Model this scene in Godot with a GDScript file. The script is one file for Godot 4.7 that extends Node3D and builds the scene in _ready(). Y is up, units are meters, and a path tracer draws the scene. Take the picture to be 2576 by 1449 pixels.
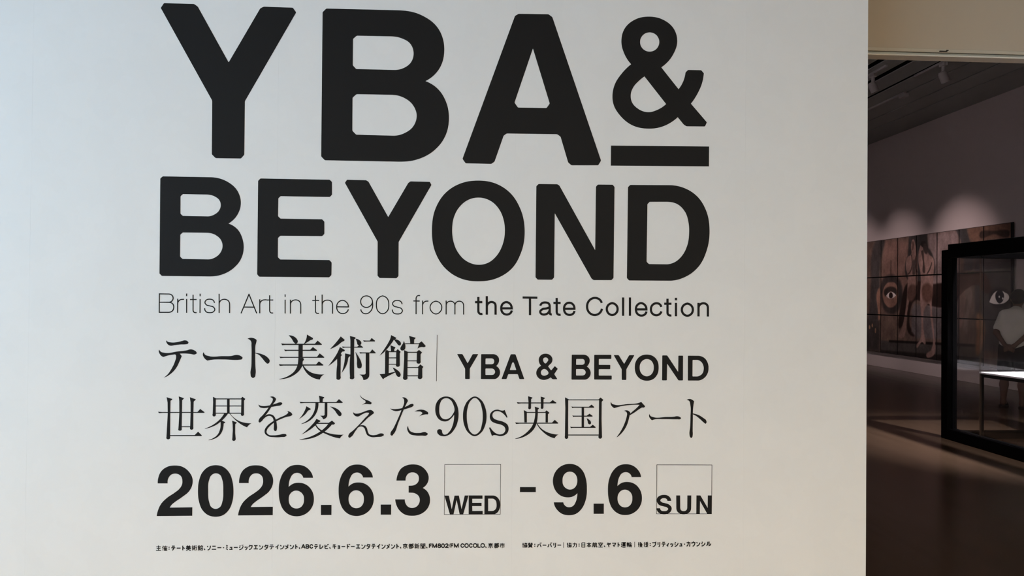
extends Node3D

# Entrance of an exhibition: a white title wall with black lettering, and beside it the opening to a dark gallery.
# x runs along the title wall, y up, the room behind the wall lies towards -z.
const WALL_Z := -3.2          # face of the title wall
const WALL_END := 1.714       # its free end, at the opening
const SIDE_X := 9.48          # the gallery's long side wall
const SLAB_Y := 5.25          # underside of the gallery's ceiling slats
const BACK_Z := -26.0

var M := {}
var eye := Vector3(0, 1.55, 0)
var look := Basis()


func _ready() -> void:
	# camera
	look = Basis(Vector3.UP, deg_to_rad(-3.0)) * Basis(Vector3.RIGHT, deg_to_rad(0.65)) * Basis(Vector3.BACK, 0.0095)
	var cam := Camera3D.new()
	cam.name = "camera"
	cam.transform = Transform3D(look, eye)
	cam.fov = rad_to_deg(2.0 * atan(724.5 / 1900.0))
	cam.near = 0.05
	cam.far = 100.0
	add_child(cam)
	cam.current = true
	# daylight outside, exposure
	var env := Environment.new()
	env.background_mode = Environment.BG_SKY
	env.background_energy_multiplier = SKY
	var sm := ProceduralSkyMaterial.new()
	sm.sky_top_color = SKY_TINT
	sm.sky_horizon_color = SKY_TINT
	sm.ground_horizon_color = SKY_TINT
	sm.ground_bottom_color = SKY_TINT
	var sky := Sky.new()
	sky.sky_material = sm
	env.sky = sky
	env.tonemap_mode = Environment.TONE_MAPPER_LINEAR
	env.tonemap_exposure = 1.0
	env.sdfgi_enabled = true
	env.ssao_enabled = true
	env.ssil_enabled = true
	var we := WorldEnvironment.new()
	we.name = "world_environment"
	we.environment = env
	add_child(we)
	materials()
	foyer()
	gallery()
	artwork()
	display_case()
	table()
	person()
	track_lights()
	lettering()


const SKY_TINT := Color(0.717, 0.874, 1.0)
const SKY := 5.55
const WARM := 6.9
const LAMP_TINT := Color(1.0, 0.94, 0.81)


# ---------------------------------------------------------------- materials
func mat(called: String, c: Color, rough := 0.8, metal := 0.0, spec := 0.5) -> StandardMaterial3D:
	var m := StandardMaterial3D.new()
	m.resource_name = called
	m.albedo_color = c
	m.roughness = rough
	m.metallic = metal
	m.metallic_specular = spec
	M[called] = m
	return m


func noise_texture(freq: float, a: Color, b: Color, seed_value: int, octaves := 4, size := 512) -> NoiseTexture2D:
	var n := FastNoiseLite.new()
	n.seed = seed_value
	n.frequency = freq
	n.fractal_octaves = octaves
	var t := NoiseTexture2D.new()
	t.width = size
	t.height = size
	t.seamless = true
	t.noise = n
	var g := Gradient.new()
	g.set_color(0, a)
	g.set_color(1, b)
	t.color_ramp = g
	return t


func materials() -> void:
	var paper := mat("wall_paper", Color(0.90, 0.895, 0.885), 0.62, 0.0, 0.35)
	paper.albedo_texture = noise_texture(0.01, Color(0.985, 0.985, 0.985), Color(1, 1, 1), 3)
	paper.uv1_triplanar = true
	paper.uv1_world_triplanar = true
	paper.uv1_scale = Vector3(0.6, 0.6, 0.6)
	mat("ink", Color(0.122, 0.119, 0.118), 0.5, 0.0, 0.2)
	mat("foyer_wall", Color(0.72, 0.72, 0.71), 0.8)
	mat("foyer_ceiling", Color(0.75, 0.745, 0.74), 0.85)
	mat("fascia", Color(0.74, 0.69, 0.62), 0.8)
	mat("lintel_paint", Color(0.76, 0.73, 0.67), 0.55)
	mat("lintel_soffit", Color(0.93, 0.92, 0.89), 0.6)
	mat("lintel_lip", Color(0.97, 0.97, 0.95), 0.35)
	mat("lintel_dark", Color(0.12, 0.11, 0.10), 0.7)
	mat("lintel_steel", Color(0.70, 0.71, 0.68), 0.38, 0.55)
	mat("gallery_wall", Color(0.80, 0.765, 0.765), 0.85)
	mat("gallery_plinth", Color(0.82, 0.79, 0.79), 0.8)
	mat("slat", Color(0.68, 0.70, 0.69), 0.7)
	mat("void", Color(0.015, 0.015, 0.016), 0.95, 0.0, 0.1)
	mat("fixture", Color(0.74, 0.735, 0.735), 0.5)
	mat("case_frame", Color(0.014, 0.014, 0.016), 0.5, 0.0, 0.15)
	mat("table_top", Color(0.97, 0.97, 0.98), 0.35)
	mat("table_steel", Color(0.06, 0.055, 0.05), 0.4, 0.3)
	mat("art_edge", Color(0.06, 0.05, 0.05), 0.6)
	mat("skin", Color(0.44, 0.32, 0.27), 0.6)
	mat("hair", Color(0.03, 0.028, 0.028), 0.6)
	mat("shirt", Color(0.96, 0.95, 0.93), 0.9)
	mat("shorts", Color(0.05, 0.05, 0.06), 0.9)
	mat("sandal", Color(0.16, 0.11, 0.09), 0.7)
	mat("window_metal", Color(0.35, 0.35, 0.36), 0.4, 0.6)
	var glass := mat("case_glass", Color(0.12, 0.12, 0.13, 0.05), 0.02)
	glass.transparency = BaseMaterial3D.TRANSPARENCY_ALPHA
	var clear := mat("window_glass", Color(0.9, 0.95, 0.95, 0.06), 0.02)
	clear.transparency = BaseMaterial3D.TRANSPARENCY_ALPHA
	var strip_mat := mat("pale_strip", Color(0.45, 0.38, 0.30, 0.18), 0.2)
	strip_mat.transparency = BaseMaterial3D.TRANSPARENCY_ALPHA
	var wood := mat("floor_wood", Color(0.32, 0.255, 0.20), 0.25, 0.0, 0.5)
	wood.albedo_texture = noise_texture(0.006, Color(0.88, 0.87, 0.86), Color(1, 1, 1), 11, 4)
	wood.uv1_triplanar = true
	wood.uv1_world_triplanar = true
	wood.uv1_scale = Vector3(1.4, 1.0, 0.12)
	wood.roughness_texture = noise_texture(0.012, Color(0.88, 0.88, 0.88), Color(1, 1, 1), 23, 3)
	var stone := mat("foyer_boards", Color(0.47, 0.33, 0.215), 0.5)
	stone.albedo_texture = noise_texture(0.03, Color(0.92, 0.92, 0.92), Color(1, 1, 1), 5)
	stone.uv1_triplanar = true
	stone.uv1_world_triplanar = true
	for lamp in [["lamp_warm", LAMP_TINT, 4.0], ["lamp_spot", Color(1.0, 0.90, 0.82), 6.0]]:
		var e := mat(lamp[0], Color(0.9, 0.9, 0.9), 0.6)
		e.emission_enabled = true
		e.emission = lamp[1]
		e.emission_energy_multiplier = lamp[2]


# ---------------------------------------------------------------- naming
func tag(o: Node, label: String, category: String, group := "") -> Node:
	o.set_meta("label", label)
	o.set_meta("category", category)
	if group != "":
		o.set_meta("group", group)
	return o


func numbered(called: String, parent: Node) -> String:
	if not parent.has_node(called):
		return called
	var k := 1
	while parent.has_node("%s_%03d" % [called, k]):
		k += 1
	return "%s_%03d" % [called, k]


func root_of(called: String, at: Vector3, turn := 0.0) -> Node3D:
	var o := Node3D.new()
	o.name = numbered(called, self)
	o.position = at
	o.rotation.y = turn
	add_child(o)
	return o


func put(called: String, mesh: Mesh, m: Material, parent: Node = self, at := Vector3.ZERO) -> MeshInstance3D:
	var o := MeshInstance3D.new()
	o.name = numbered(called, parent)
	o.mesh = mesh
	o.material_override = m
	if mesh is ArrayMesh:
		o.material_override = null
		for n in mesh.get_surface_count():
			mesh.surface_set_material(n, m)
	o.position = at
	parent.add_child(o)
	return o


func structure(called: String, mesh: Mesh, m: Material, label: String, at := Vector3.ZERO) -> MeshInstance3D:
	var o := put(called, mesh, m, self, at)
	o.set_meta("kind", "structure")
	o.set_meta("label", label)
	return o


# ---------------------------------------------------------------- shapes
func begin() -> SurfaceTool:
	var st := SurfaceTool.new()
	st.begin(Mesh.PRIMITIVE_TRIANGLES)
	return st


func quad(st: SurfaceTool, a: Vector3, b: Vector3, c: Vector3, d: Vector3) -> void:  # clockwise seen from the front
	var n := (c - a).cross(b - a).normalized()
	for p in [a, b, c, a, c, d]:
		st.set_normal(n)
		st.add_vertex(p)


# a box with chamfered edges
func box(st: SurfaceTool, lo: Vector3, hi: Vector3, ch := 0.0, turn := Transform3D()) -> void:
	var c := (lo + hi) / 2.0
	var h := (hi - lo) / 2.0
	ch = minf(ch, minf(h.x, minf(h.y, h.z)) * 0.9)
	var face := func(n: Vector3, u: Vector3, v: Vector3) -> Array:
		var pn := n * (h.dot(n.abs()))
		var pu := u * (h.dot(u.abs()) - ch)
		var pv := v * (h.dot(v.abs()) - ch)
		return [pn - pu + pv, pn + pu + pv, pn + pu - pv, pn - pu - pv]
	var axes := [[Vector3.BACK, Vector3.RIGHT, Vector3.UP], [Vector3.FORWARD, Vector3.LEFT, Vector3.UP], [Vector3.RIGHT, Vector3.FORWARD, Vector3.UP], [Vector3.LEFT, Vector3.BACK, Vector3.UP], [Vector3.UP, Vector3.RIGHT, Vector3.FORWARD], [Vector3.DOWN, Vector3.RIGHT, Vector3.BACK]]
	for a in axes:
		var f: Array = face.call(a[0], a[1], a[2])
		quad(st, turn * (c + f[0]), turn * (c + f[1]), turn * (c + f[2]), turn * (c + f[3]))
	if ch <= 0.0:
		return
	var corner := func(s: Vector3, k: int) -> Vector3:  # the corner point on the face that axis k is normal to
		var p := Vector3(s.x * (h.x - ch), s.y * (h.y - ch), s.z * (h.z - ch))
		p[k] = s[k] * h[k]
		return turn * (c + p)
	for k in 3:  # the twelve edges
		var i := (k + 1) % 3
		var j := (k + 2) % 3
		for si in [-1.0, 1.0]:
			for sj in [-1.0, 1.0]:
				var s0 := Vector3()
				s0[i] = si
				s0[j] = sj
				s0[k] = -1.0
				var s1 := s0
				s1[k] = 1.0
				var a: Vector3 = corner.call(s0, i)
				var b: Vector3 = corner.call(s1, i)
				var d: Vector3 = corner.call(s0, j)
				var e: Vector3 = corner.call(s1, j)
				if si * sj > 0:
					quad(st, a, d, e, b)
				else:
					quad(st, a, b, e, d)
	for sx in [-1.0, 1.0]:
		for sy in [-1.0, 1.0]:
			for sz in [-1.0, 1.0]:
				var s := Vector3(sx, sy, sz)
				var t := [corner.call(s, 0), corner.call(s, 1), corner.call(s, 2)]
				if sx * sy * sz > 0:
					t.reverse()
				var n: Vector3 = turn.basis * s.normalized()
				for p in t:
					st.set_normal(n)
					st.add_vertex(p)


func box_mesh(lo: Vector3, hi: Vector3, ch := 0.0) -> ArrayMesh:
	var st := begin()
	box(st, lo, hi, ch)
	return st.commit()


func slab(called: String, lo: Vector3, hi: Vector3, m: String, label: String, ch := 0.0) -> MeshInstance3D:
	var at := Vector3((lo.x + hi.x) / 2.0, lo.y, (lo.z + hi.z) / 2.0)
	return structure(called, box_mesh(lo - at, hi - at, ch), M[m], label, at)


func part(called: String, parent: Node3D, lo: Vector3, hi: Vector3, m: String, ch := 0.0) -> MeshInstance3D:  # lo and hi in the parent's axes
	var at := Vector3((lo.x + hi.x) / 2.0, lo.y, (lo.z + hi.z) / 2.0)
	return put(called, box_mesh(lo - at, hi - at, ch), M[m], parent, at)


func tube(st: SurfaceTool, a: Vector3, b: Vector3, ra: float, rb: float, n := 20) -> void:
	var d := (b - a).normalized()
	var u := d.cross(Vector3.UP if absf(d.y) < 0.9 else Vector3.RIGHT).normalized()
	var v := d.cross(u)
	for i in n:
		var t0 := TAU * i / n
		var t1 := TAU * (i + 1) / n
		var r0 := u * cos(t0) + v * sin(t0)
		var r1 := u * cos(t1) + v * sin(t1)
		for p in [[a + r0 * ra, r0], [b + r0 * rb, r0], [b + r1 * rb, r1], [a + r0 * ra, r0], [b + r1 * rb, r1], [a + r1 * ra, r1]]:
			st.set_normal(p[1])
			st.add_vertex(p[0])
		for p in [[a, -d], [a + r0 * ra, -d], [a + r1 * ra, -d], [b, d], [b + r1 * rb, d], [b + r0 * rb, d]]:
			st.set_normal(p[1])
			st.add_vertex(p[0])


# ---------------------------------------------------------------- the foyer
func on_wall(px: float, py: float) -> Vector2:  # from the survey of the wall to metres on it
	var d := look * Vector3((px - 1288.0) / 1900.0, -(py - 724.5) / 1900.0, -1.0)
	var p := eye + d * ((WALL_Z - eye.z) / d.z)
	return Vector2(p.x, p.y)


func foyer() -> void:
	var left := -4.4
	var top := 3.7
	# the title wall: a core, and the printed paper hung on it in sheets
	var core := slab("wall_front", Vector3(left, 0, WALL_Z - 0.30), Vector3(WALL_END, top, WALL_Z - 0.0006), "foyer_wall", "white title wall that carries the black exhibition lettering", 0.002)
	var a := on_wall(697, 450).x
	var b := on_wall(1294, 600).x
	var step := b - a
	var edges: Array[float] = []
	var x := a - step * 6.0
	while x < WALL_END - 0.02:
		if x > left:
			edges.append(x)
		x += step
	edges.append(WALL_END)
	for i in edges.size() - 1:
		part("wallpaper_sheet", core, Vector3(edges[i] + 0.0001, 0.002, WALL_Z - 0.0006) - core.position, Vector3(edges[i + 1] - 0.0001, top - 0.002, WALL_Z) - core.position, "wall_paper")
	# the lintel over the opening, set back behind the title wall
	var z := -3.6
	slab("wall_header", Vector3(1.45, 2.791, z - 0.06), Vector3(7.0, 5.6, z), "fascia", "dim beige fascia wall above the gallery opening")
	var trim := slab("trim_1", Vector3(1.45, 2.752, z - 0.062), Vector3(7.0, 2.7545, z + 0.009), "lintel_soffit", "beige and steel lintel strip over the gallery opening", 0.001)
	var o := trim.position
	part("upper_moulding", trim, Vector3(1.45, 2.7735, z - 0.06) - o, Vector3(7.0, 2.791, z + 0.006) - o, "lintel_paint", 0.002)
	part("shadow_gap", trim, Vector3(1.45, 2.7705, z - 0.06) - o, Vector3(7.0, 2.7735, z - 0.01) - o, "lintel_dark")
	part("steel_lip", trim, Vector3(1.45, 2.7545, z - 0.01) - o, Vector3(7.0, 2.758, z + 0.012) - o, "lintel_lip", 0.001)
	part("steel_channel", trim, Vector3(1.45, 2.758, z - 0.06) - o, Vector3(7.0, 2.7705, z + 0.002) - o, "lintel_steel", 0.001)
	part("dark_mark", trim, Vector3(2.285, 2.776, z + 0.006) - o, Vector3(2.325, 2.781, z + 0.011) - o, "lintel_dark", 0.001)  # small dark mark on the moulding, in two pieces
	part("dark_mark", trim, Vector3(2.32, 2.781, z + 0.006) - o, Vector3(2.332, 2.786, z + 0.009) - o, "lintel_dark", 0.001)
	# jamb of the opening, beyond the picture, and the rest of the room
	slab("wall_right", Vector3(7.0, 0, z - 0.3), Vector3(9.78, 5.6, z), "foyer_wall", "white wall to the right of the gallery opening")
	slab("wall_return", Vector3(left, 0, -3.9), Vector3(1.3, 5.6, -3.6), "foyer_wall", "wall behind the title wall")
	slab("wall_east", Vector3(7.0, 0, z), Vector3(7.3, top, 8.3), "foyer_wall", "right wall of the foyer")
	slab("wall_back", Vector3(left - 0.3, 0, 8.0), Vector3(7.3, top, 8.3), "foyer_wall", "back wall of the foyer")
	slab("floor", Vector3(left - 0.3, -0.2, -3.5), Vector3(7.3, 0, 8.3), "foyer_boards", "warm wooden floor of the foyer")
	slab("ceiling", Vector3(left - 0.3, top, -3.6), Vector3(7.3, top + 0.2, 8.3), "foyer_ceiling", "white ceiling of the foyer")
	# the glazed side of the foyer
	slab("wall_left", Vector3(left - 0.3, 3.6, -3.9), Vector3(left, top, 8.3), "foyer_wall", "wall over the foyer windows")
	slab("wall_sill", Vector3(left - 0.3, 0, -3.9), Vector3(left, 0.12, 8.3), "foyer_wall", "low sill under the foyer windows")
	slab("wall_pier", Vector3(left - 0.3, 0.12, -3.9), Vector3(left, 3.6, WIN0), "foyer_wall", "pier between the title wall and the foyer windows")
	slab("wall_pier", Vector3(left - 0.3, 0.12, WIN1), Vector3(left, 3.6, 8.3), "foyer_wall", "pier at the far end of the foyer windows")
	var count := 4
	for i in count:
		var z0 := lerpf(WIN0, WIN1, float(i) / count)
		var z1 := lerpf(WIN0, WIN1, float(i + 1) / count)
		var st := begin()
		for s in [[Vector3(-0.04, 0, 0), Vector3(0.04, 3.48, 0.05)], [Vector3(-0.04, 0, z1 - z0 - 0.05), Vector3(0.04, 3.48, z1 - z0)], [Vector3(-0.04, 0, 0.05), Vector3(0.04, 0.06, z1 - z0 - 0.05)], [Vector3(-0.04, 3.42, 0.05), Vector3(0.04, 3.48, z1 - z0 - 0.05)]]:
			box(st, s[0], s[1], 0.004)
		var w := structure("window_%d" % (i + 1), st.commit(), M.window_metal, "tall window bay of the foyer", Vector3(left - 0.15, 0.12, z0))
		part("pane", w, Vector3(-0.005, 0.06, 0.05), Vector3(0.005, 3.42, z1 - z0 - 0.05), "window_glass")
	downlights(top)
	# added panel lamps, unseen, for even light on the title wall
	for p in ADDED_LAMPS:
		var l := root_of("added_ceiling_lamp", Vector3(p[0], top, p[1]))
		tag(l, "added unseen square panel lamp that lights the title wall", "lamp", "added foyer lamps")
		part("frame", l, Vector3(-0.34, -0.03, -0.34), Vector3(0.34, 0.0, 0.34), "fixture", 0.004)
		part("diffuser", l, Vector3(-0.3, -0.034, -0.3), Vector3(0.3, -0.03, 0.3), "lamp_warm")
		var light := AreaLight3D.new()
		light.name = "panel_light"
		light.area_size = Vector2(0.6, 0.6)
		light.light_color = LAMP_TINT
		light.light_energy = p[2] * WARM
		light.shadow_enabled = true
		light.rotation.x = -PI / 2
		light.position = Vector3(0, -0.045, 0)
		l.add_child(light)


func downlights(top: float) -> void:  # added lamps, unseen: floor bounce from them warms the foot of the title wall
	for p in DOWNLIGHTS:
		var l := root_of("added_downlight", Vector3(p[0], top, p[1]))
		tag(l, "small round lamp added unseen in the foyer ceiling for warm floor bounce", "added_downlight", "added foyer spots")
		var st := begin()
		tube(st, Vector3(0, 0, 0), Vector3(0, -0.012, 0), 0.065, 0.06, 24)
		put("rim", st.commit(), M.fixture, l)
		st = begin()
		tube(st, Vector3(0, -0.012, 0), Vector3(0, -0.014, 0), 0.045, 0.045, 24)
		put("lens", st.commit(), M.lamp_warm, l)
		var s := SpotLight3D.new()
		s.name = "beam_light"
		s.light_color = DOWN_TINT
		s.light_energy = 14.0 * DOWN
		s.spot_angle = 13.0
		s.spot_angle_attenuation = 0.5
		s.spot_range = 20.0
		s.spot_attenuation = 2.0
		s.light_size = 0.05
		s.shadow_enabled = true
		l.add_child(s)
		s.position = Vector3(0, -0.03, 0)
		s.rotation.x = -PI / 2


const WIN0 := -2.9
const WIN1 := 5.6
const DOWN := 2.2
const DOWN_TINT := Color(0.92, 1.0, 0.95)
const DOWNLIGHTS := [[-3.6, -2.35], [-2.7, -2.35], [-1.8, -2.35], [-0.9, -2.35], [0.0, -2.35], [0.9, -2.35], [1.8, -2.35], [2.7, -2.35]]
const ADDED_LAMPS := [[-2.8, 5.2, 2.0], [1.2, 5.2, 2.0], [5.2, 5.2, 2.0], [-2.8, 7.0, 2.0], [1.2, 7.0, 2.0], [5.2, 7.0, 2.0]]


# ---------------------------------------------------------------- the gallery
func gallery() -> void:
	slab("wall_gallery", Vector3(SIDE_X, 0, BACK_Z), Vector3(SIDE_X + 0.3, 5.6, -3.6), "gallery_wall", "long dim gallery wall behind the panelled artwork")
	slab("baseboard_right", Vector3(SIDE_X - 0.02, 0, BACK_Z), Vector3(SIDE_X, 0.29, -3.9), "gallery_plinth", "pale skirting under the panelled artwork", 0.003)
	slab("wall_far", Vector3(-3.3, 0, BACK_Z - 0.3), Vector3(SIDE_X + 0.3, 5.6, BACK_Z), "gallery_wall", "far end wall of the gallery")
	slab("wall_west", Vector3(-3.3, 0, BACK_Z), Vector3(-3.0, 5.6, -3.9), "gallery_wall", "left wall of the gallery")
	slab("floor_gallery", Vector3(-3.3, -0.2, BACK_Z - 0.3), Vector3(SIDE_X + 0.3, 0, -3.5), "floor_wood", "dark polished wooden floor of the gallery")
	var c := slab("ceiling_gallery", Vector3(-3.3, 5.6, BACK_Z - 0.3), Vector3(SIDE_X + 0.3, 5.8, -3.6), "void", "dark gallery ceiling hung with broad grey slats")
	# the slats: right side of each, and the gap beyond it
	for s in [[9.13, 0.018], [8.64, 0.018], [8.15, 0.025], [7.67, 0.06], [7.18, 0.085], [6.66, 0.15], [6.20, 0.15], [5.72, 0.15], [5.24, 0.15], [4.76, 0.15], [4.28, 0.15], [3.80, 0.15], [3.32, 0.15], [2.84, 0.15], [2.36, 0.15], [1.88, 0.15], [1.40, 0.15], [0.92, 0.15]]:
		part("slat", c, Vector3(s[0] - 0.48 + s[1], SLAB_Y, BACK_Z + 0.1) - c.position, Vector3(s[0], SLAB_Y + 0.02, -4.0) - c.position, "slat", 0.006)
	part("edge_slat", c, Vector3(9.15, SLAB_Y + 0.03, BACK_Z + 0.1) - c.position, Vector3(SIDE_X, SLAB_Y + 0.15, -4.0) - c.position, "slat", 0.004)


# ---------------------------------------------------------------- outlines
func curve(text: String, closed: bool, fillet := 0.0, fine := 9) -> PackedVector2Array:
	var p := PackedVector2Array()
	var kind: Array[String] = []
	for w in text.strip_edges().split(" ", false):
		var k := ""
		if w[0] in ["~", ">", "<"]:
			k = w[0]
			w = w.substr(1)
		var v := w.split(",")
		p.append(Vector2(float(v[0]), float(v[1])))
		kind.append(k)
	var n := p.size()
	var out := PackedVector2Array()
	var leave: Array = []
	var arrive: Array = []
	for i in n:
		var a := p[i] - p[(i + n - 1) % n]
		var b := p[(i + 1) % n] - p[i]
		var d = null
		if kind[i] == "~":
			d = (a / a.length() * b.length() + b / b.length() * a.length()).normalized() if closed or (i > 0 and i < n - 1) else null
		elif kind[i] == ">":
			d = a.normalized()
		elif kind[i] == "<":
			d = b.normalized()
		leave.append(d if kind[i] != "<" else null)
		arrive.append(d if kind[i] != ">" else null)
	var straight := func(i: int) -> bool: return leave[i] == null and arrive[(i + 1) % n] == null
	for i in n:
		var j := (i + 1) % n
		if not closed and i == n - 1:
			out.append(p[i])
			break
		if kind[i] == "" and fillet > 0.0 and straight.call(i) and straight.call((i + n - 1) % n):
			var q := p[(i + n - 1) % n]
			var u := (q - p[i]).normalized() * minf(fillet, (q - p[i]).length() * 0.42)
			var v := (p[j] - p[i]).normalized() * minf(fillet, (p[j] - p[i]).length() * 0.42)
			for s in 5:
				var t := s / 4.0
				out.append(p[i] + u * (1 - t) * (1 - t) + v * t * t)
		else:
			out.append(p[i])
		if straight.call(i):
			continue
		var l := (p[j] - p[i]).length()
		var h0: Vector2
		var h1: Vector2
		if leave[i] == null:
			var q: Vector2 = p[j] - arrive[j] * l * 0.5
			h0 = p[i] + (q - p[i]) * 0.667
			h1 = p[j] + (q - p[j]) * 0.667
		elif arrive[j] == null:
			var q: Vector2 = p[i] + leave[i] * l * 0.5
			h0 = p[i] + (q - p[i]) * 0.667
			h1 = p[j] + (q - p[j]) * 0.667
		else:
			h0 = p[i] + leave[i] * l * 0.345
			h1 = p[j] - arrive[j] * l * 0.345
		for s in range(1, fine):
			out.append(p[i].bezier_interpolate(h0, h1, p[j], s / float(fine)))
	return out


func bar_outline(w: PackedStringArray) -> PackedVector2Array:
	var v: Array[float] = []
	for s in w:
		v.append(float(s))
	var u := (v[1] - v[0]) * 0.08
	return PackedVector2Array([Vector2(v[0], v[2] - 5), Vector2(v[0] + u, v[2]), Vector2(v[4] - 50, v[2]), Vector2(v[4], v[5]), Vector2(v[1], v[3] - 11), Vector2(v[1] - 9, v[3]), Vector2(v[0] + u * 1.3, v[3]), Vector2(v[0] + 18, v[3] + 6)])


func area(p: PackedVector2Array) -> float:
	var s := 0.0
	for i in p.size():
		s += p[i].cross(p[(i + 1) % p.size()])
	return s / 2.0


# shapes: a list of [outline, [holes]] in metres on the wall; a cut-out letter 0.6 mm thick
func cut_letter(called: String, parent: Node3D, shapes: Array, base: float) -> MeshInstance3D:
	var lo := Vector2(1e9, 1e9)
	var hi := -lo
	for s in shapes:
		for q in s[0]:
			lo = lo.min(q)
			hi = hi.max(q)
	var o := Vector2((lo.x + hi.x) / 2.0, lo.y)
	var st := begin()
	var z := 0.0006
	for s in shapes:
		var pieces: Array = [s[0]]
		if s[1].size():
			var cuts: Array[float] = [lo.x - 1.0]
			for h in s[1]:
				var l := 1e9
				var r := -1e9
				for q in h:
					l = minf(l, q.x)
					r = maxf(r, q.x)
				cuts.append((l + r) / 2.0)
			cuts.append(hi.x + 1.0)
			cuts.sort()
			pieces = []
			for k in cuts.size() - 1:
				if cuts[k + 1] - cuts[k] < 1e-5:
					continue
				var strip := PackedVector2Array([Vector2(cuts[k], lo.y - 1), Vector2(cuts[k + 1], lo.y - 1), Vector2(cuts[k + 1], hi.y + 1), Vector2(cuts[k], hi.y + 1)])
				var some: Array = Geometry2D.intersect_polygons(scaled(s[0], 1000.0), scaled(strip, 1000.0))
				for h in s[1]:
					var rest: Array = []
					for q in some:
						rest.append_array(Geometry2D.clip_polygons(q, scaled(h, 1000.0)))
					some = rest
				for q in some:
					pieces.append(scaled(q, 0.001))
		for q in pieces:
			var big := scaled(q, 1000.0)
			var tri := Geometry2D.triangulate_polygon(big)
			if tri.is_empty():
				push_warning("no triangles in " + called)
			for k in range(0, tri.size(), 3):
				var a: Vector2 = q[tri[k]]
				var b: Vector2 = q[tri[k + 1]]
				var c: Vector2 = q[tri[k + 2]]
				if (b - a).cross(c - a) > 0:
					var swap := b
					b = c
					c = swap
				for v in [a, b, c]:
					st.set_normal(Vector3.BACK)
					st.add_vertex(Vector3(v.x - o.x, v.y - o.y, z))
		var rims: Array = [s[0]]
		rims.append_array(s[1])
		for k in rims.size():
			var rim: PackedVector2Array = rims[k]
			var flip := (area(rim) > 0) == (k == 0)
			for i in rim.size():
				var a := rim[i] - o
				var b := rim[(i + 1) % rim.size()] - o
				if flip:
					var swap := a
					a = b
					b = swap
				if a.distance_squared_to(b) > 1e-12:
					quad(st, Vector3(b.x, b.y, 0), Vector3(a.x, a.y, 0), Vector3(a.x, a.y, z), Vector3(b.x, b.y, z))
		z += 0.000012
	return put(called, st.commit(), M.ink, parent, Vector3(o.x, o.y - base, 0) - Vector3(parent.position.x, 0, 0))


func scaled(p: PackedVector2Array, k: float) -> PackedVector2Array:
	var q := PackedVector2Array()
	for v in p:
		q.append(v * k)
	return q


func laid(p: PackedVector2Array, sheet: Array) -> PackedVector2Array:
	var q := PackedVector2Array()
	for v in p:
		q.append(on_wall(sheet[0] + v.x * sheet[2], sheet[1] + v.y * sheet[2]))
	return q


# a letter of OUTLINE; fit = [shift x, scale x, shift y, scale y] lays a repeat elsewhere on its sheet or on another
func letter(called: String, parent: Node3D, key: String, sheet := "", fit: Array = []) -> void:
	var g: Array = OUTLINE[key]
	var sh: Array = SHEET[g[0] if sheet == "" else sheet]
	var shapes: Array = []
	for t in g[2].split("|"):
		var c := bar_outline(t.strip_edges().substr(2).split(" ", false)) if t.strip_edges().begins_with("H") else curve(t, true, g[1], 10)
		shapes.append([refit(c, fit), []])
	if g.size() > 3:
		for t in g[3].split("|"):
			shapes[0][1].append(refit(curve(t.strip_edges().substr(1), true, g[1], 10), fit))
	var done: Array = []
	for s in shapes:
		var holes: Array = []
		for h in s[1]:
			holes.append(laid(h, sh))
		done.append([laid(s[0], sh), holes])
	cut_letter(called, parent, done, parent.position.y)


func refit(p: PackedVector2Array, fit: Array) -> PackedVector2Array:
	if fit.is_empty():
		return p
	var q := PackedVector2Array()
	for v in p:
		q.append(Vector2(fit[0] + v.x * fit[1], fit[2] + v.y * fit[3]))
	return q


# strokes of one width become outlines
func stroked(text: String, width: float, sheet: Array, fit: Array = [], fine := 7) -> Array:
	var shapes: Array = []
	for t in text.split("|"):
		var line := refit(curve(t, false, 0.0, fine), fit)
		var out: Array = []
		var holes: Array = []
		if line[0].distance_to(line[line.size() - 1]) < 0.01:
			line.remove_at(line.size() - 1)
			out = Geometry2D.offset_polygon(line, width / 2.0, Geometry2D.JOIN_MITER)
			holes = Geometry2D.offset_polygon(line, -width / 2.0, Geometry2D.JOIN_MITER)
			shapes.append([laid(out[0], sheet), []])
			for h in holes:
				shapes[-1][1].append(laid(h, sheet))
			continue
		out = Geometry2D.offset_polyline(line, width / 2.0, Geometry2D.JOIN_MITER, Geometry2D.END_BUTT)
		var best := 0
		for k in out.size():
			if absf(area(out[k])) > absf(area(out[best])):
				best = k
		for k in out.size():
			if k != best:
				if (area(out[k]) > 0) != (area(out[best]) > 0):
					holes.append(laid(out[k], sheet))
				else:
					shapes.append([laid(out[k], sheet), []])
		shapes.append([laid(out[best], sheet), holes])
	return shapes


func text_line(called: String, px: float, py: float, label: String) -> Node3D:
	var p := on_wall(px, py)
	var o := root_of(called, Vector3(p.x, p.y, WALL_Z))
	tag(o, label, "lettering")
	return o


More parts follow.
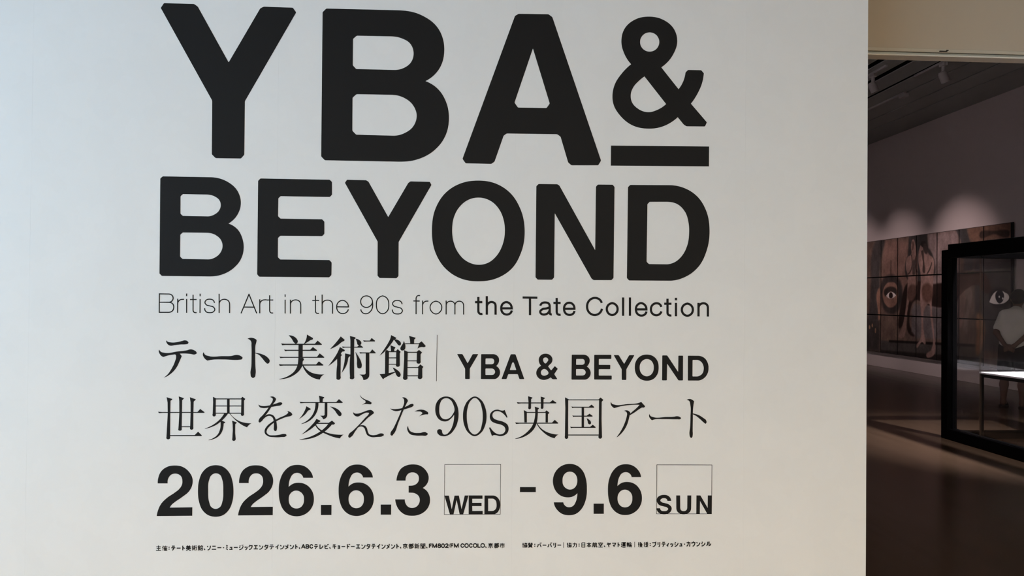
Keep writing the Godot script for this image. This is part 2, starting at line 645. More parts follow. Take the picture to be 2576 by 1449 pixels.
func lettering() -> void:
	var o := text_line("headline_lettering", 1100, 417, "topmost and largest row of black wall lettering, reading YBA and an underlined ampersand")
	for k in ["headline_Y", "headline_B", "headline_A"]:
		letter("letter", o, k)
	letter("ampersand", o, "headline_and")
	letter("underline_bar", o, "headline_bar")
	o = text_line("headline_lettering", 1090, 707, "second large bold black row on the white wall, reading BEYOND")
	for k in ["word_B", "word_E", "word_Y", "word_O", "word_N", "word_D"]:
		letter("letter", o, k)
	o = text_line("subtitle_lettering", 1090, 800, "English subtitle in thin then medium black letters right under the word BEYOND")
	for g in STROKE:
		var shapes := stroked(g[2], g[1], SHEET[g[0]])
		cut_letter("letter", o, shapes, o.position.y)
	o = text_line("title_lettering", 740, 960, "bold Japanese museum name in brush-like serif, above the longer Japanese line")
	for k in ["te", "choon", "to", "bi", "jutsu", "kan"]:
		letter("character", o, k)
	o = text_line("divider_line", 1098, 960, "thin upright black rule between the Japanese museum name and YBA & BEYOND")
	letter("rule", o, "rule_line")
	o = text_line("title_lettering", 1467, 960, "small rounded bold YBA & BEYOND to the right of the thin upright rule")
	for k in ["small_Y", "small_B", "small_A"]:
		letter("letter", o, k)
	letter("ampersand", o, "small_and")
	letter("letter", o, "small_B", "D4", [1627.0, 1.0, 10.0, 1.0])
	for k in ["small_E", "small_YY", "small_O", "small_N", "small_D"]:
		letter("letter", o, k)
	o = text_line("title_lettering", 1090, 1108, "long light Japanese line with 90s in it, just above the dates")
	for k in ["sekai_yo", "sekai_kai", "wo", "hen", "e_kana", "ta_kana", "nine_serif", "zero_serif", "s_serif", "ei", "koku", "a_kana", "choon_light", "to_light"]:
		letter("character", o, k)
	o = text_line("date_lettering", 740, 1300, "large bold opening date 2026.6.3 on the white wall")
	letter("digit", o, "digit_two")
	letter("digit", o, "digit_zero")
	letter("digit", o, "digit_two", "C1", [1581.0 - 121.0 * 0.976, 0.976, 146.0 - 150.0 * 0.992, 0.992])
	letter("digit", o, "digit_six")
	letter("full_stop", o, "dot_one")
	letter("digit", o, "digit_six", "C2", [1075.0, 1.0, -5.5, 1.0])
	letter("full_stop", o, "dot_two")
	letter("digit", o, "digit_three")
	o = text_line("weekday_lettering", 1188, 1295, "thin outlined box with the letters WED at its foot")
	letter("box_outline", o, "day_box")
	for k in ["day_W", "day_E", "day_D"]:
		letter("letter", o, k)
	o = text_line("date_lettering", 1328, 1240, "short black dash between the WED box and the closing date")
	letter("dash", o, "dash")
	o = text_line("date_lettering", 1500, 1297, "large bold closing date 9.6 right of the dash")
	letter("digit", o, "digit_six", "C4", [1331.0 + 152.0 * 0.968, -0.968, 1043.0 + 138.0 * 0.998, -0.998])
	letter("full_stop", o, "dot_three")
	letter("digit", o, "digit_six", "C4", [1708.0 - 152.0 * 0.968, 0.968, 127.0 - 138.0 * 0.988, 0.988])
	o = text_line("weekday_lettering", 1721, 1294, "thin outlined box with the letters SUN at its foot")
	letter("box_outline", o, "day_box_wide")
	for k in ["day_S", "day_U", "day_N"]:
		letter("letter", o, k)
	o = text_line("credit_lettering", 830, 1386, "longer row of tiny Japanese credits at the bottom, below the opening date")
	credits(o, CREDIT_A, [Vector2(398, 1385.7), Vector2(504, 1384.8), Vector2(685, 1382.6), Vector2(746, 1381.8), Vector2(1020, 1380.5), Vector2(1236, 1379.2)])
	o = text_line("credit_lettering", 1551, 1379, "shorter row of tiny Japanese credits at the bottom, below the closing date")
	credits(o, CREDIT_B, [Vector2(1320, 1378.1), Vector2(1467, 1377.6), Vector2(1568, 1376.9), Vector2(1625, 1376.4), Vector2(1789, 1374.3)])


func credits(o: Node3D, rows: Array, foot: Array) -> void:
	for r in rows:
		var w: PackedStringArray = r[2].split(" ", false)
		for i in range(0, w.size(), 3):
			var c := w[i]
			var x0: float = r[0] + float(w[i + 1]) * r[1]
			var x1: float = r[0] + float(w[i + 2]) * r[1]
			var xm := (x0 + x1) / 2.0
			var y1: float = foot[0].y
			for k in foot.size() - 1:
				if xm >= foot[k].x or k == 0:
					y1 = lerpf(foot[k].y, foot[k + 1].y, (xm - foot[k].x) / (foot[k + 1].x - foot[k].x))
			var tall := 13.5
			var y0 := y1 - tall
			var u := c.unicode_at(0)
			var wide := 1.9
			if u < 128:
				y1 = y0 + tall * 0.90
				y0 += tall * 0.03
				wide = 2.6 if c != "/" else 1.2
			elif u >= 0x3000 and u < 0x3100:
				wide = 2.45
			elif c == "：":
				wide = 2.7
			elif c == "｜":
				wide = 1.1
			if c == "・":
				wide = 3.0
			if SMALL[c].count("|") > 9:
				wide = 1.55
			if u < 128:   # the skeletons of the Latin letters keep to the middle of their field
				x0 -= wide * 0.3
				x1 += wide * 0.3
			var sx := maxf(x1 - x0 - wide * 0.6, 0.5)
			var sy := y1 - y0 - wide * 0.6
			var shapes := stroked(SMALL[c], wide, [0.0, 0.0, 1.0], [x0 + wide * 0.3 if sx > 0.6 else xm, sx / 100.0, y0 + wide * 0.3, sy / 100.0], 5)
			cut_letter("character", o, shapes, o.position.y)


# ---------------------------------------------------------------- the panelled artwork
const ART_Z0 := -19.87       # its far end; metres on the artwork count from here
const ART_Y0 := 0.33
const COLS := [0.0, 0.70, 1.40, 2.10, 2.79, 3.48, 4.19, 4.91, 5.61, 6.32, 7.04]
const ROWS := [0.0, 0.875, 1.75, 2.62]
# painted shapes: colour, softness in metres, outline in metres
const PAINT := [
	[Color(0.33, 0.25, 0.21), 0.5, "0,0 3.9,0 4.0,2.62 0,2.62"],
	[Color(0.40, 0.28, 0.24), 0.25, "2.85,1.0 3.85,1.0 3.9,2.5 2.9,2.62"],
	[Color(0.42, 0.345, 0.34), 0.2, "4.55,1.0 5.6,1.0 5.6,2.62 4.6,2.62"],
	[Color(0.20, 0.185, 0.185), 0.12, "~2.58,2.62 ~2.94,2.62 ~2.86,2.35 ~2.76,2.03 ~2.74,1.5 ~2.76,0.9 ~2.6,0.6 ~2.3,0.5 ~2.3,1.1 ~2.36,1.7 ~2.35,2.17"],
	[Color(0.19, 0.17, 0.165), 0.2, "0,0 2.75,0 2.75,0.75 0,0.9"],
	[Color(0.45, 0.30, 0.23), 0.06, "~2.62,1.4 ~2.70,1.5 ~2.77,1.2 ~2.78,0.9 ~2.72,0.75 ~2.66,1.0"],
	[Color(0.24, 0.175, 0.15), 0.05, "3.19,1.75 3.22,1.75 3.23,2.12 3.19,2.12"],
	[Color(0.17, 0.145, 0.14), 0.10, "~2.80,1.62 ~3.2,1.80 ~3.6,1.62 ~3.66,1.2 ~3.45,0.95 ~3.2,0.90 ~2.95,0.98 ~2.8,1.3"],
	[Color(0.43, 0.29, 0.235), 0.04, "~2.86,1.36 ~3.0,1.58 ~3.22,1.63 ~3.42,1.58 ~3.5,1.36 ~3.44,1.15 ~3.2,1.05 ~2.95,1.15"],
	[Color(0.16, 0.13, 0.12), 0.05, "~2.92,1.38 ~3.2,1.53 ~3.46,1.40 ~3.44,1.34 ~3.2,1.42 ~2.96,1.32"],
	[Color(0.62, 0.58, 0.57), 0.015, "3.02,1.32 ~3.10,1.38 ~3.32,1.39 3.42,1.33 ~3.33,1.28 ~3.2,1.26 ~3.1,1.27"],
	[Color(0.14, 0.09, 0.08), 0.015, "~3.21,1.40 ~3.28,1.36 ~3.28,1.29 ~3.21,1.265 ~3.14,1.29 ~3.14,1.36"],
	[Color(0.17, 0.16, 0.16), 0.05, "3.91,2.62 4.57,2.62 4.61,2.32 ~4.8,2.1 ~4.83,1.75 ~4.4,1.6 ~3.8,1.75 ~3.77,2.0 3.88,2.2"],
	[Color(0.14, 0.095, 0.085), 0.05, "~3.60,0.60 ~3.65,1.25 ~3.82,1.57 ~4.26,1.63 ~4.78,1.56 ~5.08,1.58 ~5.5,1.62 ~5.6,1.3 ~5.07,1.08 ~4.62,1.12 ~4.09,1.19 ~3.96,0.95 ~3.97,0.65 ~4.16,0.47 ~4.0,0.46 ~3.87,0.56 ~3.83,0.9 ~3.74,0.75"],
	[Color(0.30, 0.27, 0.275), 0.08, "4.02,0.55 4.03,1.0 4.12,1.14 5.55,1.02 5.6,0.45 4.2,0.42"],
	[Color(0.215, 0.20, 0.19), 0.05, "2.8,0 6.3,0 6.3,0.40 2.8,0.28"],
	[Color(0.10, 0.08, 0.075), 0.03, "3.14,0.26 6.3,0.36 6.3,0.41 3.14,0.31"],
	[Color(0.13, 0.11, 0.105), 0.05, "2.8,0 6.3,0 6.3,0.16 2.8,0.06"],
	[Color(0.44, 0.315, 0.28), 0.03, "~4.07,2.54 ~3.99,2.40 ~4.0,2.22 ~3.86,2.16 ~3.80,1.94 ~3.87,1.77 ~3.86,1.5 ~3.80,1.05 ~3.70,0.7 ~3.56,0.38 ~3.66,0.38 ~3.86,0.95 ~3.98,1.3 ~4.2,1.5 ~4.23,1.76 ~4.22,2.1 ~4.16,2.4"],
	[Color(0.45, 0.33, 0.30), 0.03, "~4.42,2.44 ~4.29,2.3 ~4.26,2.08 ~4.34,1.8 ~4.33,1.2 ~4.38,0.75 ~4.34,0.40 ~4.2,0.22 ~4.42,0.34 ~4.5,0.30 ~4.46,0.6 ~4.5,1.05 ~4.62,1.15 ~4.70,0.85 ~4.72,0.2 ~4.55,0.07 ~4.79,0.08 ~4.81,0.6 ~4.74,1.1 ~4.80,1.75 ~4.79,2.08 ~4.62,2.2 ~4.54,2.38"],
	[Color(0.22, 0.16, 0.145), 0.012, "3.99,2.2 ~4.02,2.05 ~3.96,1.86 3.87,1.80 3.88,1.77 ~3.99,1.84 ~4.05,2.05 4.02,2.22"],
	[Color(0.22, 0.16, 0.145), 0.012, "4.17,2.18 ~4.14,2.02 ~4.18,1.86 4.23,1.80 4.23,1.84 ~4.20,1.9 ~4.17,2.02 4.20,2.18"],
	[Color(0.22, 0.17, 0.155), 0.012, "4.36,2.26 ~4.42,2.05 ~4.46,1.80 4.50,1.80 ~4.47,2.05 ~4.40,2.28"],
	[Color(0.22, 0.17, 0.155), 0.012, "4.72,2.02 ~4.66,1.9 4.55,1.78 4.57,1.76 ~4.69,1.87 4.75,2.0"],
	[Color(0.30, 0.21, 0.185), 0.02, "~4.06,2.50 ~4.10,2.46 ~4.09,2.34 ~4.05,2.30 ~4.04,2.40"],
	[Color(0.14, 0.12, 0.115), 0.02, "~4.34,2.42 ~4.46,2.47 ~4.58,2.36 ~4.56,2.24 ~4.50,2.30 ~4.42,2.34"],
	[Color(0.24, 0.19, 0.175), 0.05, "~4.10,2.1 ~4.16,1.9 ~4.1,1.75 ~4.04,1.9"],
	[Color(0.20, 0.165, 0.155), 0.04, "~4.46,2.42 ~4.6,2.30 ~4.58,2.2 ~4.44,2.28"],
	[Color(0.30, 0.20, 0.17), 0.08, "~3.9,1.5 ~4.2,1.5 ~4.1,1.25 ~3.95,1.2"],
	[Color(0.32, 0.205, 0.17), 0.08, "~4.4,1.5 ~4.75,1.5 ~4.68,1.2 ~4.5,1.2"],
	[Color(0.19, 0.185, 0.19), 0.06, "5.5,2.62 5.84,2.62 ~5.92,2.4 ~6.0,2.2 ~5.98,1.8 5.75,1.8 ~5.7,2.3"],
	[Color(0.37, 0.25, 0.19), 0.10, "5.86,2.62 7.04,2.62 7.04,2.30 ~6.5,2.35 ~6.0,2.33"],
	[Color(0.20, 0.15, 0.13), 0.04, "~6.2,2.45 ~6.6,2.50 ~7.0,2.40 ~6.6,2.44"],
	[Color(0.21, 0.195, 0.20), 0.12, "6.1,0.3 7.04,0.3 7.04,2.25 6.05,2.2"],
	[Color(0.40, 0.30, 0.27), 0.06, "~5.63,1.2 ~5.70,1.5 ~5.78,1.5 ~5.76,1.0 ~5.68,0.7"],
	[Color(0.36, 0.30, 0.27), 0.05, "~5.78,1.4 ~5.95,1.5 ~6.0,1.35 ~5.9,0.95 ~5.8,0.6 ~5.78,0.9 ~5.86,1.2"],
	[Color(0.23, 0.15, 0.13), 0.04, "~5.55,1.75 ~6.0,1.78 ~6.36,1.73 ~6.5,1.52 ~6.53,1.38 ~6.42,1.36 ~6.12,1.53 ~5.82,1.44 ~5.5,1.3"],
	[Color(0.44, 0.29, 0.19), 0.10, "~6.2,1.0 ~6.36,0.75 ~6.30,0.40 ~6.18,0.2 ~6.12,0.6"],
	[Color(0.12, 0.11, 0.12), 0.06, "~6.46,1.28 ~6.7,1.46 ~7.0,1.36 ~7.02,1.2 ~6.8,1.1 ~6.55,1.15"],
	[Color(0.74, 0.72, 0.71), 0.012, "6.48,1.20 ~6.55,1.32 ~6.62,1.38 6.90,1.37 ~6.99,1.29 ~6.90,1.20 ~6.76,1.17 ~6.6,1.17"],
	[Color(0.10, 0.10, 0.14), 0.015, "~6.76,1.42 ~6.86,1.34 ~6.84,1.24 ~6.75,1.18 ~6.66,1.24 ~6.64,1.34"],
	[Color(0.85, 0.85, 0.88), 0.008, "~6.74,1.32 ~6.76,1.30 ~6.74,1.28 ~6.72,1.30"],
	[Color(0.80, 0.80, 0.84), 0.010, "~6.83,1.29 ~6.85,1.27 ~6.83,1.25 ~6.81,1.27"],
	[Color(0.52, 0.36, 0.24), 0.02, "~2.30,0.62 ~2.33,0.58 ~2.30,0.52 ~2.27,0.58"],
	[Color(0.52, 0.36, 0.24), 0.02, "~2.42,0.66 ~2.45,0.62 ~2.42,0.57 ~2.39,0.62"],
	[Color(0.50, 0.34, 0.24), 0.02, "~2.56,0.56 ~2.59,0.5 ~2.56,0.44 ~2.53,0.5"],
]


func artwork_texture() -> ImageTexture:
	var per := 100.0
	var w := int(7.04 * per)
	var h := int(2.62 * per)
	var n := FastNoiseLite.new()
	n.seed = 77
	n.frequency = 0.035
	n.fractal_octaves = 4
	var px := PackedColorArray()
	px.resize(w * h)
	px.fill(Color(0.32, 0.25, 0.22))
	for s in PAINT:
		var c: Color = s[0]
		var soft: float = s[1] * 0.5
		var line := curve(s[2], true, 0.0, 6)
		var lo := Vector2(1e9, 1e9)
		var hi := -lo
		for q in line:
			lo = lo.min(q)
			hi = hi.max(q)
		lo = ((lo - Vector2(soft, soft)) * per).floor().max(Vector2.ZERO)
		hi = ((hi + Vector2(soft, soft)) * per).ceil().min(Vector2(w - 1, h - 1))
		var m := line.size()
		for y in range(int(lo.y), int(hi.y) + 1):
			for x in range(int(lo.x), int(hi.x) + 1):
				var p := Vector2((x + 0.5) / per, (y + 0.5) / per)
				var d := 1e9
				var inside := false
				for i in m:
					var a := line[i]
					var b := line[i - 1]
					if (a.y > p.y) != (b.y > p.y) and p.x < (b.x - a.x) * (p.y - a.y) / (b.y - a.y) + a.x:
						inside = not inside
					var e := b - a
					var t := clampf((p - a).dot(e) / maxf(e.length_squared(), 1e-9), 0.0, 1.0)
					d = minf(d, p.distance_squared_to(a + e * t))
				d = sqrt(d) * (1.0 if inside else -1.0)
				var k := smoothstep(-soft, soft, d)
				if k > 0.0:
					px[y * w + x] = px[y * w + x].lerp(c, k)
	var im := Image.create(w, h, false, Image.FORMAT_RGB8)
	for y in h:
		for x in w:
			var c := px[y * w + x]
			var g := 1.0 + 0.22 * n.get_noise_2d(x, y * 0.6) + 0.10 * n.get_noise_2d(x * 4.0, y * 4.0)
			c = c.lerp(Color(c.g, c.g, c.g), 0.42) * 1.56   # faded print
			im.set_pixel(x, h - 1 - y, Color(c.r * g, c.g * g, c.b * g))
	return ImageTexture.create_from_image(im)


func artwork() -> void:
	var print_mat := mat("art_print", Color(1, 1, 1), 0.45, 0.0, 0.3)
	print_mat.albedo_texture = artwork_texture()
	print_mat.texture_repeat = false
	var o := root_of("panel_artwork", Vector3(SIDE_X - 0.021, 0.34, (ART_Z0 + 3.52) * 0.992))
	o.scale = Vector3(0.992, 0.992, 0.992)
	tag(o, "huge brown artwork made of a grid of square panels on the gallery side wall", "artwork")
	part("backing_board", o, Vector3(-0.025, 0.0, -3.52), Vector3(0.0, 2.62, 3.52), "art_edge", 0.003)
	for c in COLS.size() - 1:
		for r in ROWS.size() - 1:
			var z0: float = COLS[c] + 0.009
			var z1: float = COLS[c + 1] - 0.009
			var y0: float = ROWS[r] + 0.009
			var y1: float = ROWS[r + 1] - 0.009
			var at := Vector3(-0.025, y0, (z0 + z1) / 2.0 - 3.52)
			var half := (z1 - z0) / 2.0
			var st := begin()
			var bevel := 0.004
			var q := [[0.0, -half + bevel, bevel], [0.0, half - bevel, bevel], [0.0, half - bevel, y1 - y0 - bevel], [0.0, -half + bevel, y1 - y0 - bevel]]
			var f := [Vector3(-0.03, y1 - y0 - bevel, -half + bevel), Vector3(-0.03, y1 - y0 - bevel, half - bevel), Vector3(-0.03, bevel, half - bevel), Vector3(-0.03, bevel, -half + bevel)]
			st.set_normal(Vector3.LEFT)
			for k in [0, 1, 2, 0, 2, 3]:
				var v: Vector3 = f[k]
				st.set_uv(Vector2((v.z + (z0 + z1) / 2.0) / 7.04, 1.0 - (v.y + y0) / 2.62))
				st.set_normal(Vector3.LEFT)
				st.add_vertex(v)
			var face_mesh := st.commit()
			var rim := begin()
			var b := [Vector3(0, y1 - y0, -half), Vector3(0, y1 - y0, half), Vector3(0, 0, half), Vector3(0, 0, -half)]
			var mid: Array = []
			for k in 4:
				mid.append(b[k] + Vector3(-0.026, 0, 0))
			for k in 4:
				var j := (k + 1) % 4
				quad(rim, f[j], f[k], mid[k], mid[j])
				quad(rim, mid[j], mid[k], b[k], b[j])
			var mesh := rim.commit(face_mesh)
			var p := put("panel", mesh, M.art_print, o, at)
			mesh.surface_set_material(1, M.art_edge)


# ---------------------------------------------------------------- display case, table
func display_case() -> void:
	var z0 := -8.33
	var z1 := -4.9
	var x0 := 5.33
	var x1 := 6.56
	var w := 0.115
	var o := root_of("display_case", Vector3((x0 + x1) / 2.0, 0, (z0 + z1) / 2.0))
	tag(o, "large black framed glass display case standing on the gallery floor", "display case")
	var p := o.position
	for c in [[x0, z0], [x1 - w, z0], [x0, z1 - w], [x1 - w, z1 - w]]:
		part("post", o, Vector3(c[0], 0, c[1]) - p, Vector3(c[0] + w, 2.122, c[1] + w) - p, "case_frame", 0.004)
	# side rails run in depth, end rails run across
	for x in [x0, x1 - w]:
		part("top_beam", o, Vector3(x + 0.001, 2.03, z0 + w) - p, Vector3(x + w - 0.001, 2.182, z1 - w) - p, "case_frame", 0.004)
		part("bottom_rail", o, Vector3(x + 0.001, 0, z0 + w) - p, Vector3(x + w - 0.001, 0.115, z1 - w) - p, "case_frame", 0.004)
	for z in [z0, z1 - w]:
		part("top_beam", o, Vector3(x0 + w, 2.035, z + 0.001) - p, Vector3(x1 - w, 2.178, z + w - 0.001) - p, "case_frame", 0.004)
		part("bottom_rail", o, Vector3(x0 + w, 0, z + 0.001) - p, Vector3(x1 - w, 0.08, z + w - 0.001) - p, "case_frame", 0.004)
	for x in [x0 + 0.05, x1 - 0.06]:
		part("glass_pane", o, Vector3(x, 0.115, z0 + w) - p, Vector3(x + 0.012, 2.03, z1 - w) - p, "case_glass")
	for z in [z0 + 0.05, z1 - 0.06]:
		part("glass_pane", o, Vector3(x0 + w, 0.08, z) - p, Vector3(x1 - w, 2.035, z + 0.012) - p, "case_glass")
	part("pale_strip", o, Vector3(x0 + 0.044, 0.115, -7.745) - p, Vector3(x0 + 0.049, 2.03, -7.72) - p, "pale_strip")  # thin pale translucent strip set upright against the side glass


func table() -> void:
	var o := root_of("table", Vector3(5.64, 0, -8.13), deg_to_rad(6.0))
	tag(o, "white topped table on a thin black steel frame inside the glass case", "table")
	part("tabletop", o, Vector3(0, 0.742, 0), Vector3(0.75, 0.762, 1.5), "table_top", 0.003)
	var st := begin()
	box(st, Vector3(0.004, 0.706, 0.004), Vector3(0.034, 0.7415, 1.496), 0.002)
	box(st, Vector3(0.716, 0.706, 0.004), Vector3(0.746, 0.7415, 1.496), 0.002)
	box(st, Vector3(0.034, 0.706, 0.004), Vector3(0.716, 0.7415, 0.034), 0.002)
	box(st, Vector3(0.034, 0.706, 1.466), Vector3(0.716, 0.7415, 1.496), 0.002)
	put("frame", st.commit(), M.table_steel, o)
	for c in [[0.004, 0.004], [0.716, 0.004], [0.004, 1.466], [0.716, 1.466]]:
		part("leg", o, Vector3(c[0], 0.0, c[1]), Vector3(c[0] + 0.03, 0.706, c[1] + 0.03), "table_steel", 0.002)


# ---------------------------------------------------------------- the visitor
# a body from tapered bones: distances joined with a smooth minimum, meshed with one vertex per crossed cell
func blob(bones: Array, cell: float, blend: float) -> ArrayMesh:
	var lo := Vector3(1e9, 1e9, 1e9)
	var hi := -lo
	for b in bones:
		for e in 2:
			var r: float = b[2 + e] + blend * 2.5 + cell * 2
			lo = lo.min(b[e] - Vector3(r, r, r))
			hi = hi.max(b[e] + Vector3(r, r, r))
	var n := Vector3i(((hi - lo) / cell).ceil()) + Vector3i.ONE
	var f := PackedFloat32Array()
	f.resize(n.x * n.y * n.z)
	for b in bones:
		var a: Vector3 = b[0]
		var e: Vector3 = b[1] - b[0]
		var ee := maxf(e.length_squared(), 1e-9)
		var flat: Vector3 = b[4] if b.size() > 4 else Vector3.ONE   # squash of the bone's section
		var r := maxf(b[2], b[3]) / minf(flat.x, minf(flat.y, flat.z)) + blend * 2.5
		var l: Vector3 = (a.min(b[1]) - Vector3(r, r, r) - lo) / cell
		var h: Vector3 = (a.max(b[1]) + Vector3(r, r, r) - lo) / cell
		for z in range(maxi(0, int(l.z)), mini(n.z, int(h.z) + 2)):
			for y in range(maxi(0, int(l.y)), mini(n.y, int(h.y) + 2)):
				for x in range(maxi(0, int(l.x)), mini(n.x, int(h.x) + 2)):
					var p := lo + Vector3(x, y, z) * cell
					var t := clampf((p - a).dot(e) / ee, 0.0, 1.0)
					var d := ((p - a - e * t) * flat).length() - lerpf(b[2], b[3], t)
					f[x + n.x * (y + n.y * z)] += exp(-d / blend)
	# field > 1 is inside
	var at := {}
	var verts := PackedVector3Array()
	var steps := [0, 1, n.x, n.x + 1, n.x * n.y, n.x * n.y + 1, n.x * n.y + n.x, n.x * n.y + n.x + 1]
	for z in n.z - 1:
		for y in n.y - 1:
			var row := n.x * (y + n.y * z)
			for x in n.x - 1:
				var i := x + row
				var mask := 0
				for k in 8:
					if f[i + steps[k]] > 1.0:
						mask |= 1 << k
				if mask == 0 or mask == 255:
					continue
				var sum := Vector3()
				var count := 0
				for k in 8:
					for axis in [1, 2, 4]:
						if k & axis == 0 and (mask >> k & 1) != (mask >> (k | axis) & 1):
							var v0 := maxf(f[i + steps[k]], 1e-12)
							var v1 := maxf(f[i + steps[k | axis]], 1e-12)
							var t := clampf(log(v0) / (log(v0) - log(v1)), 0.0, 1.0)
							var p := Vector3(k & 1, k >> 1 & 1, k >> 2 & 1)
							p[0 if axis == 1 else 1 if axis == 2 else 2] = t
							sum += p
							count += 1
				at[i] = verts.size()
				verts.append(lo + (Vector3(x, y, z) + sum / count) * cell)
	var st := begin()
	st.set_smooth_group(0)
	for v in verts:
		st.add_vertex(v)
	for i in at:
		for axis in 3:
			var s: int = steps[[1, 2, 4][axis]]
			var u: int = steps[[2, 4, 1][axis]]
			var v: int = steps[[4, 1, 2][axis]]
			if i < u + v or i + s >= f.size() or not (at.has(i - u) and at.has(i - v) and at.has(i - u - v)):
				continue
			var in0 := f[i] > 1.0
			if in0 == (f[i + s] > 1.0):
				continue
			var q := [at[i], at[i - u], at[i - u - v], at[i - v]]
			if in0:
				q.reverse()
			for k in [0, 1, 2, 0, 2, 3]:
				st.add_index(q[k])
	st.generate_normals()
	return st.commit()


func person() -> void:
	var o := root_of("person", Vector3(7.93, 0, -10.68), deg_to_rad(-50.0))
	tag(o, "visitor in a white T-shirt and dark shorts seen from behind, hands clasped at the back", "person")
	var body: Array = []
	# head and neck, leaning forward (-z)
	body.append([Vector3(0, 1.40, -0.15), Vector3(0.005, 1.52, -0.20), 0.062, 0.056])
	body.append([Vector3(0.005, 1.565, -0.225), Vector3(0.01, 1.615, -0.235), 0.078, 0.088])
	body.append([Vector3(0.01, 1.53, -0.265), Vector3(0.01, 1.56, -0.29), 0.048, 0.055])
	body.append([Vector3(0.012, 1.57, -0.318), Vector3(0.012, 1.555, -0.333), 0.012, 0.014])   # nose
	for s in [-1.0, 1.0]:
		body.append([Vector3(0.085 * s, 1.585, -0.215), Vector3(0.088 * s, 1.56, -0.22), 0.017, 0.012, Vector3(1.6, 1, 1)])   # ears
		# arms behind the back
		body.append([Vector3(0.165 * s, 1.345, -0.10), Vector3(0.205 * s, 1.085, 0.060), 0.048, 0.039])
		body.append([Vector3(0.205 * s, 1.085, 0.060), Vector3(0.055 * s, 0.905, 0.200), 0.038, 0.027])
		body.append([Vector3(0.055 * s, 0.905, 0.200), Vector3(-0.01 * s, 0.868, 0.222), 0.027, 0.030, Vector3(1, 1, 1.3)])
		# legs
		body.append([Vector3(0.095 * s, 0.86, 0.0), Vector3(0.11 * s, 0.49, -0.005), 0.082, 0.056])
		body.append([Vector3(0.11 * s, 0.49, -0.005), Vector3(0.115 * s, 0.32, 0.018), 0.054, 0.056])
		body.append([Vector3(0.115 * s, 0.32, 0.018), Vector3(0.12 * s, 0.085, 0.03), 0.056, 0.034])
		body.append([Vector3(0.12 * s, 0.07, 0.04), Vector3(0.135 * s, 0.045, -0.13), 0.034, 0.028, Vector3(0.85, 1.1, 1)])
		body.append([Vector3(0.12 * s, 0.05, 0.055), Vector3(0.12 * s, 0.05, 0.06), 0.032, 0.032])
	body.append([Vector3(0, 0.90, 0.0), Vector3(0, 1.30, -0.10), 0.10, 0.12])
	var skin := blob(body, 0.0135, 0.010)
	put("body", skin, M.skin, o)
	# fingers of the clasped hands, each a short bent chain
	for s in [-1.0, 1.0]:
		var hand: Array = []
		for k in 4:
			var y := 0.893 - 0.017 * k
			var len: float = [0.03, 0.034, 0.031, 0.024][k]
			hand.append([Vector3(-0.012 * s, y, 0.240), Vector3(-0.012 * s - s * len, y - 0.012, 0.250), 0.0085, 0.008])
			hand.append([Vector3(-0.012 * s - s * len, y - 0.012, 0.250), Vector3(-0.012 * s - s * (len + 0.02), y - 0.024, 0.234), 0.008, 0.0075])
		hand.append([Vector3(0.03 * s, 0.912, 0.222), Vector3(-0.015 * s, 0.922, 0.240), 0.011, 0.0085])
		put("fingers", blob(hand, 0.005, 0.0025), M.skin, o)
	# hair
	put("hair", blob([[Vector3(0.008, 1.625, -0.215), Vector3(0.01, 1.640, -0.235), 0.098, 0.094], [Vector3(0.005, 1.57, -0.175), Vector3(0.005, 1.60, -0.19), 0.070, 0.082]], 0.0125, 0.012), M.hair, o)
	# T-shirt
	var shirt: Array = []
	shirt.append([Vector3(0, 0.95, 0.01), Vector3(0, 1.12, -0.035), 0.168, 0.160, Vector3(0.94, 1, 1.16)])
	shirt.append([Vector3(0, 1.12, -0.035), Vector3(0, 1.30, -0.095), 0.155, 0.150, Vector3(0.90, 1, 1.22)])
	shirt.append([Vector3(-0.115, 1.355, -0.105), Vector3(0.115, 1.355, -0.105), 0.072, 0.072])
	shirt.append([Vector3(0, 1.385, -0.13), Vector3(0, 1.415, -0.145), 0.095, 0.072])
	for s in [-1.0, 1.0]:
		shirt.append([Vector3(0.148 * s, 1.345, -0.10), Vector3(0.188 * s, 1.160, 0.015), 0.068, 0.066])
	put("shirt", blob(shirt, 0.0135, 0.014), M.shirt, o)
	# shorts
	var shorts: Array = [[Vector3(0, 0.87, 0.01), Vector3(0, 0.90, 0.008), 0.150, 0.145, Vector3(0.92, 1, 1.22)]]
	for s in [-1.0, 1.0]:
		shorts.append([Vector3(0.085 * s, 0.86, 0.008), Vector3(0.112 * s, 0.56, 0.0), 0.108, 0.098])
	put("shorts", blob(shorts, 0.0135, 0.012), M.shorts, o)
	for s in [-1.0, 1.0]:
		var st := begin()
		var line := curve("~-45,90 ~-50,20 ~-42,-100 ~-10,-160 ~30,-150 ~48,-80 ~42,30 ~40,90 ~0,112", true, 0.0, 5)
		var ring: Array = []
		for q in line:
			ring.append(Vector3(0.128 * s + q.x * 0.001 * s, 0, q.y * 0.001 - 0.01))
		for k in ring.size():
			var a: Vector3 = ring[k]
			var b: Vector3 = ring[(k + 1) % ring.size()]
			var c := Vector3(0.128 * s, 0, -0.02)
			var up := Vector3(0, 0.02, 0)
			for tri in [[a, b + up, b], [a, a + up, b + up], [a + up, c + up, b + up], [a, b, c]]:
				var nn: Vector3 = (tri[2] - tri[0]).cross(tri[1] - tri[0]).normalized()
				for v in tri:
					st.set_normal(nn)
					st.add_vertex(v)
		var sole := put("sandal", st.commit(), M.sandal, o)
		var strap := begin()
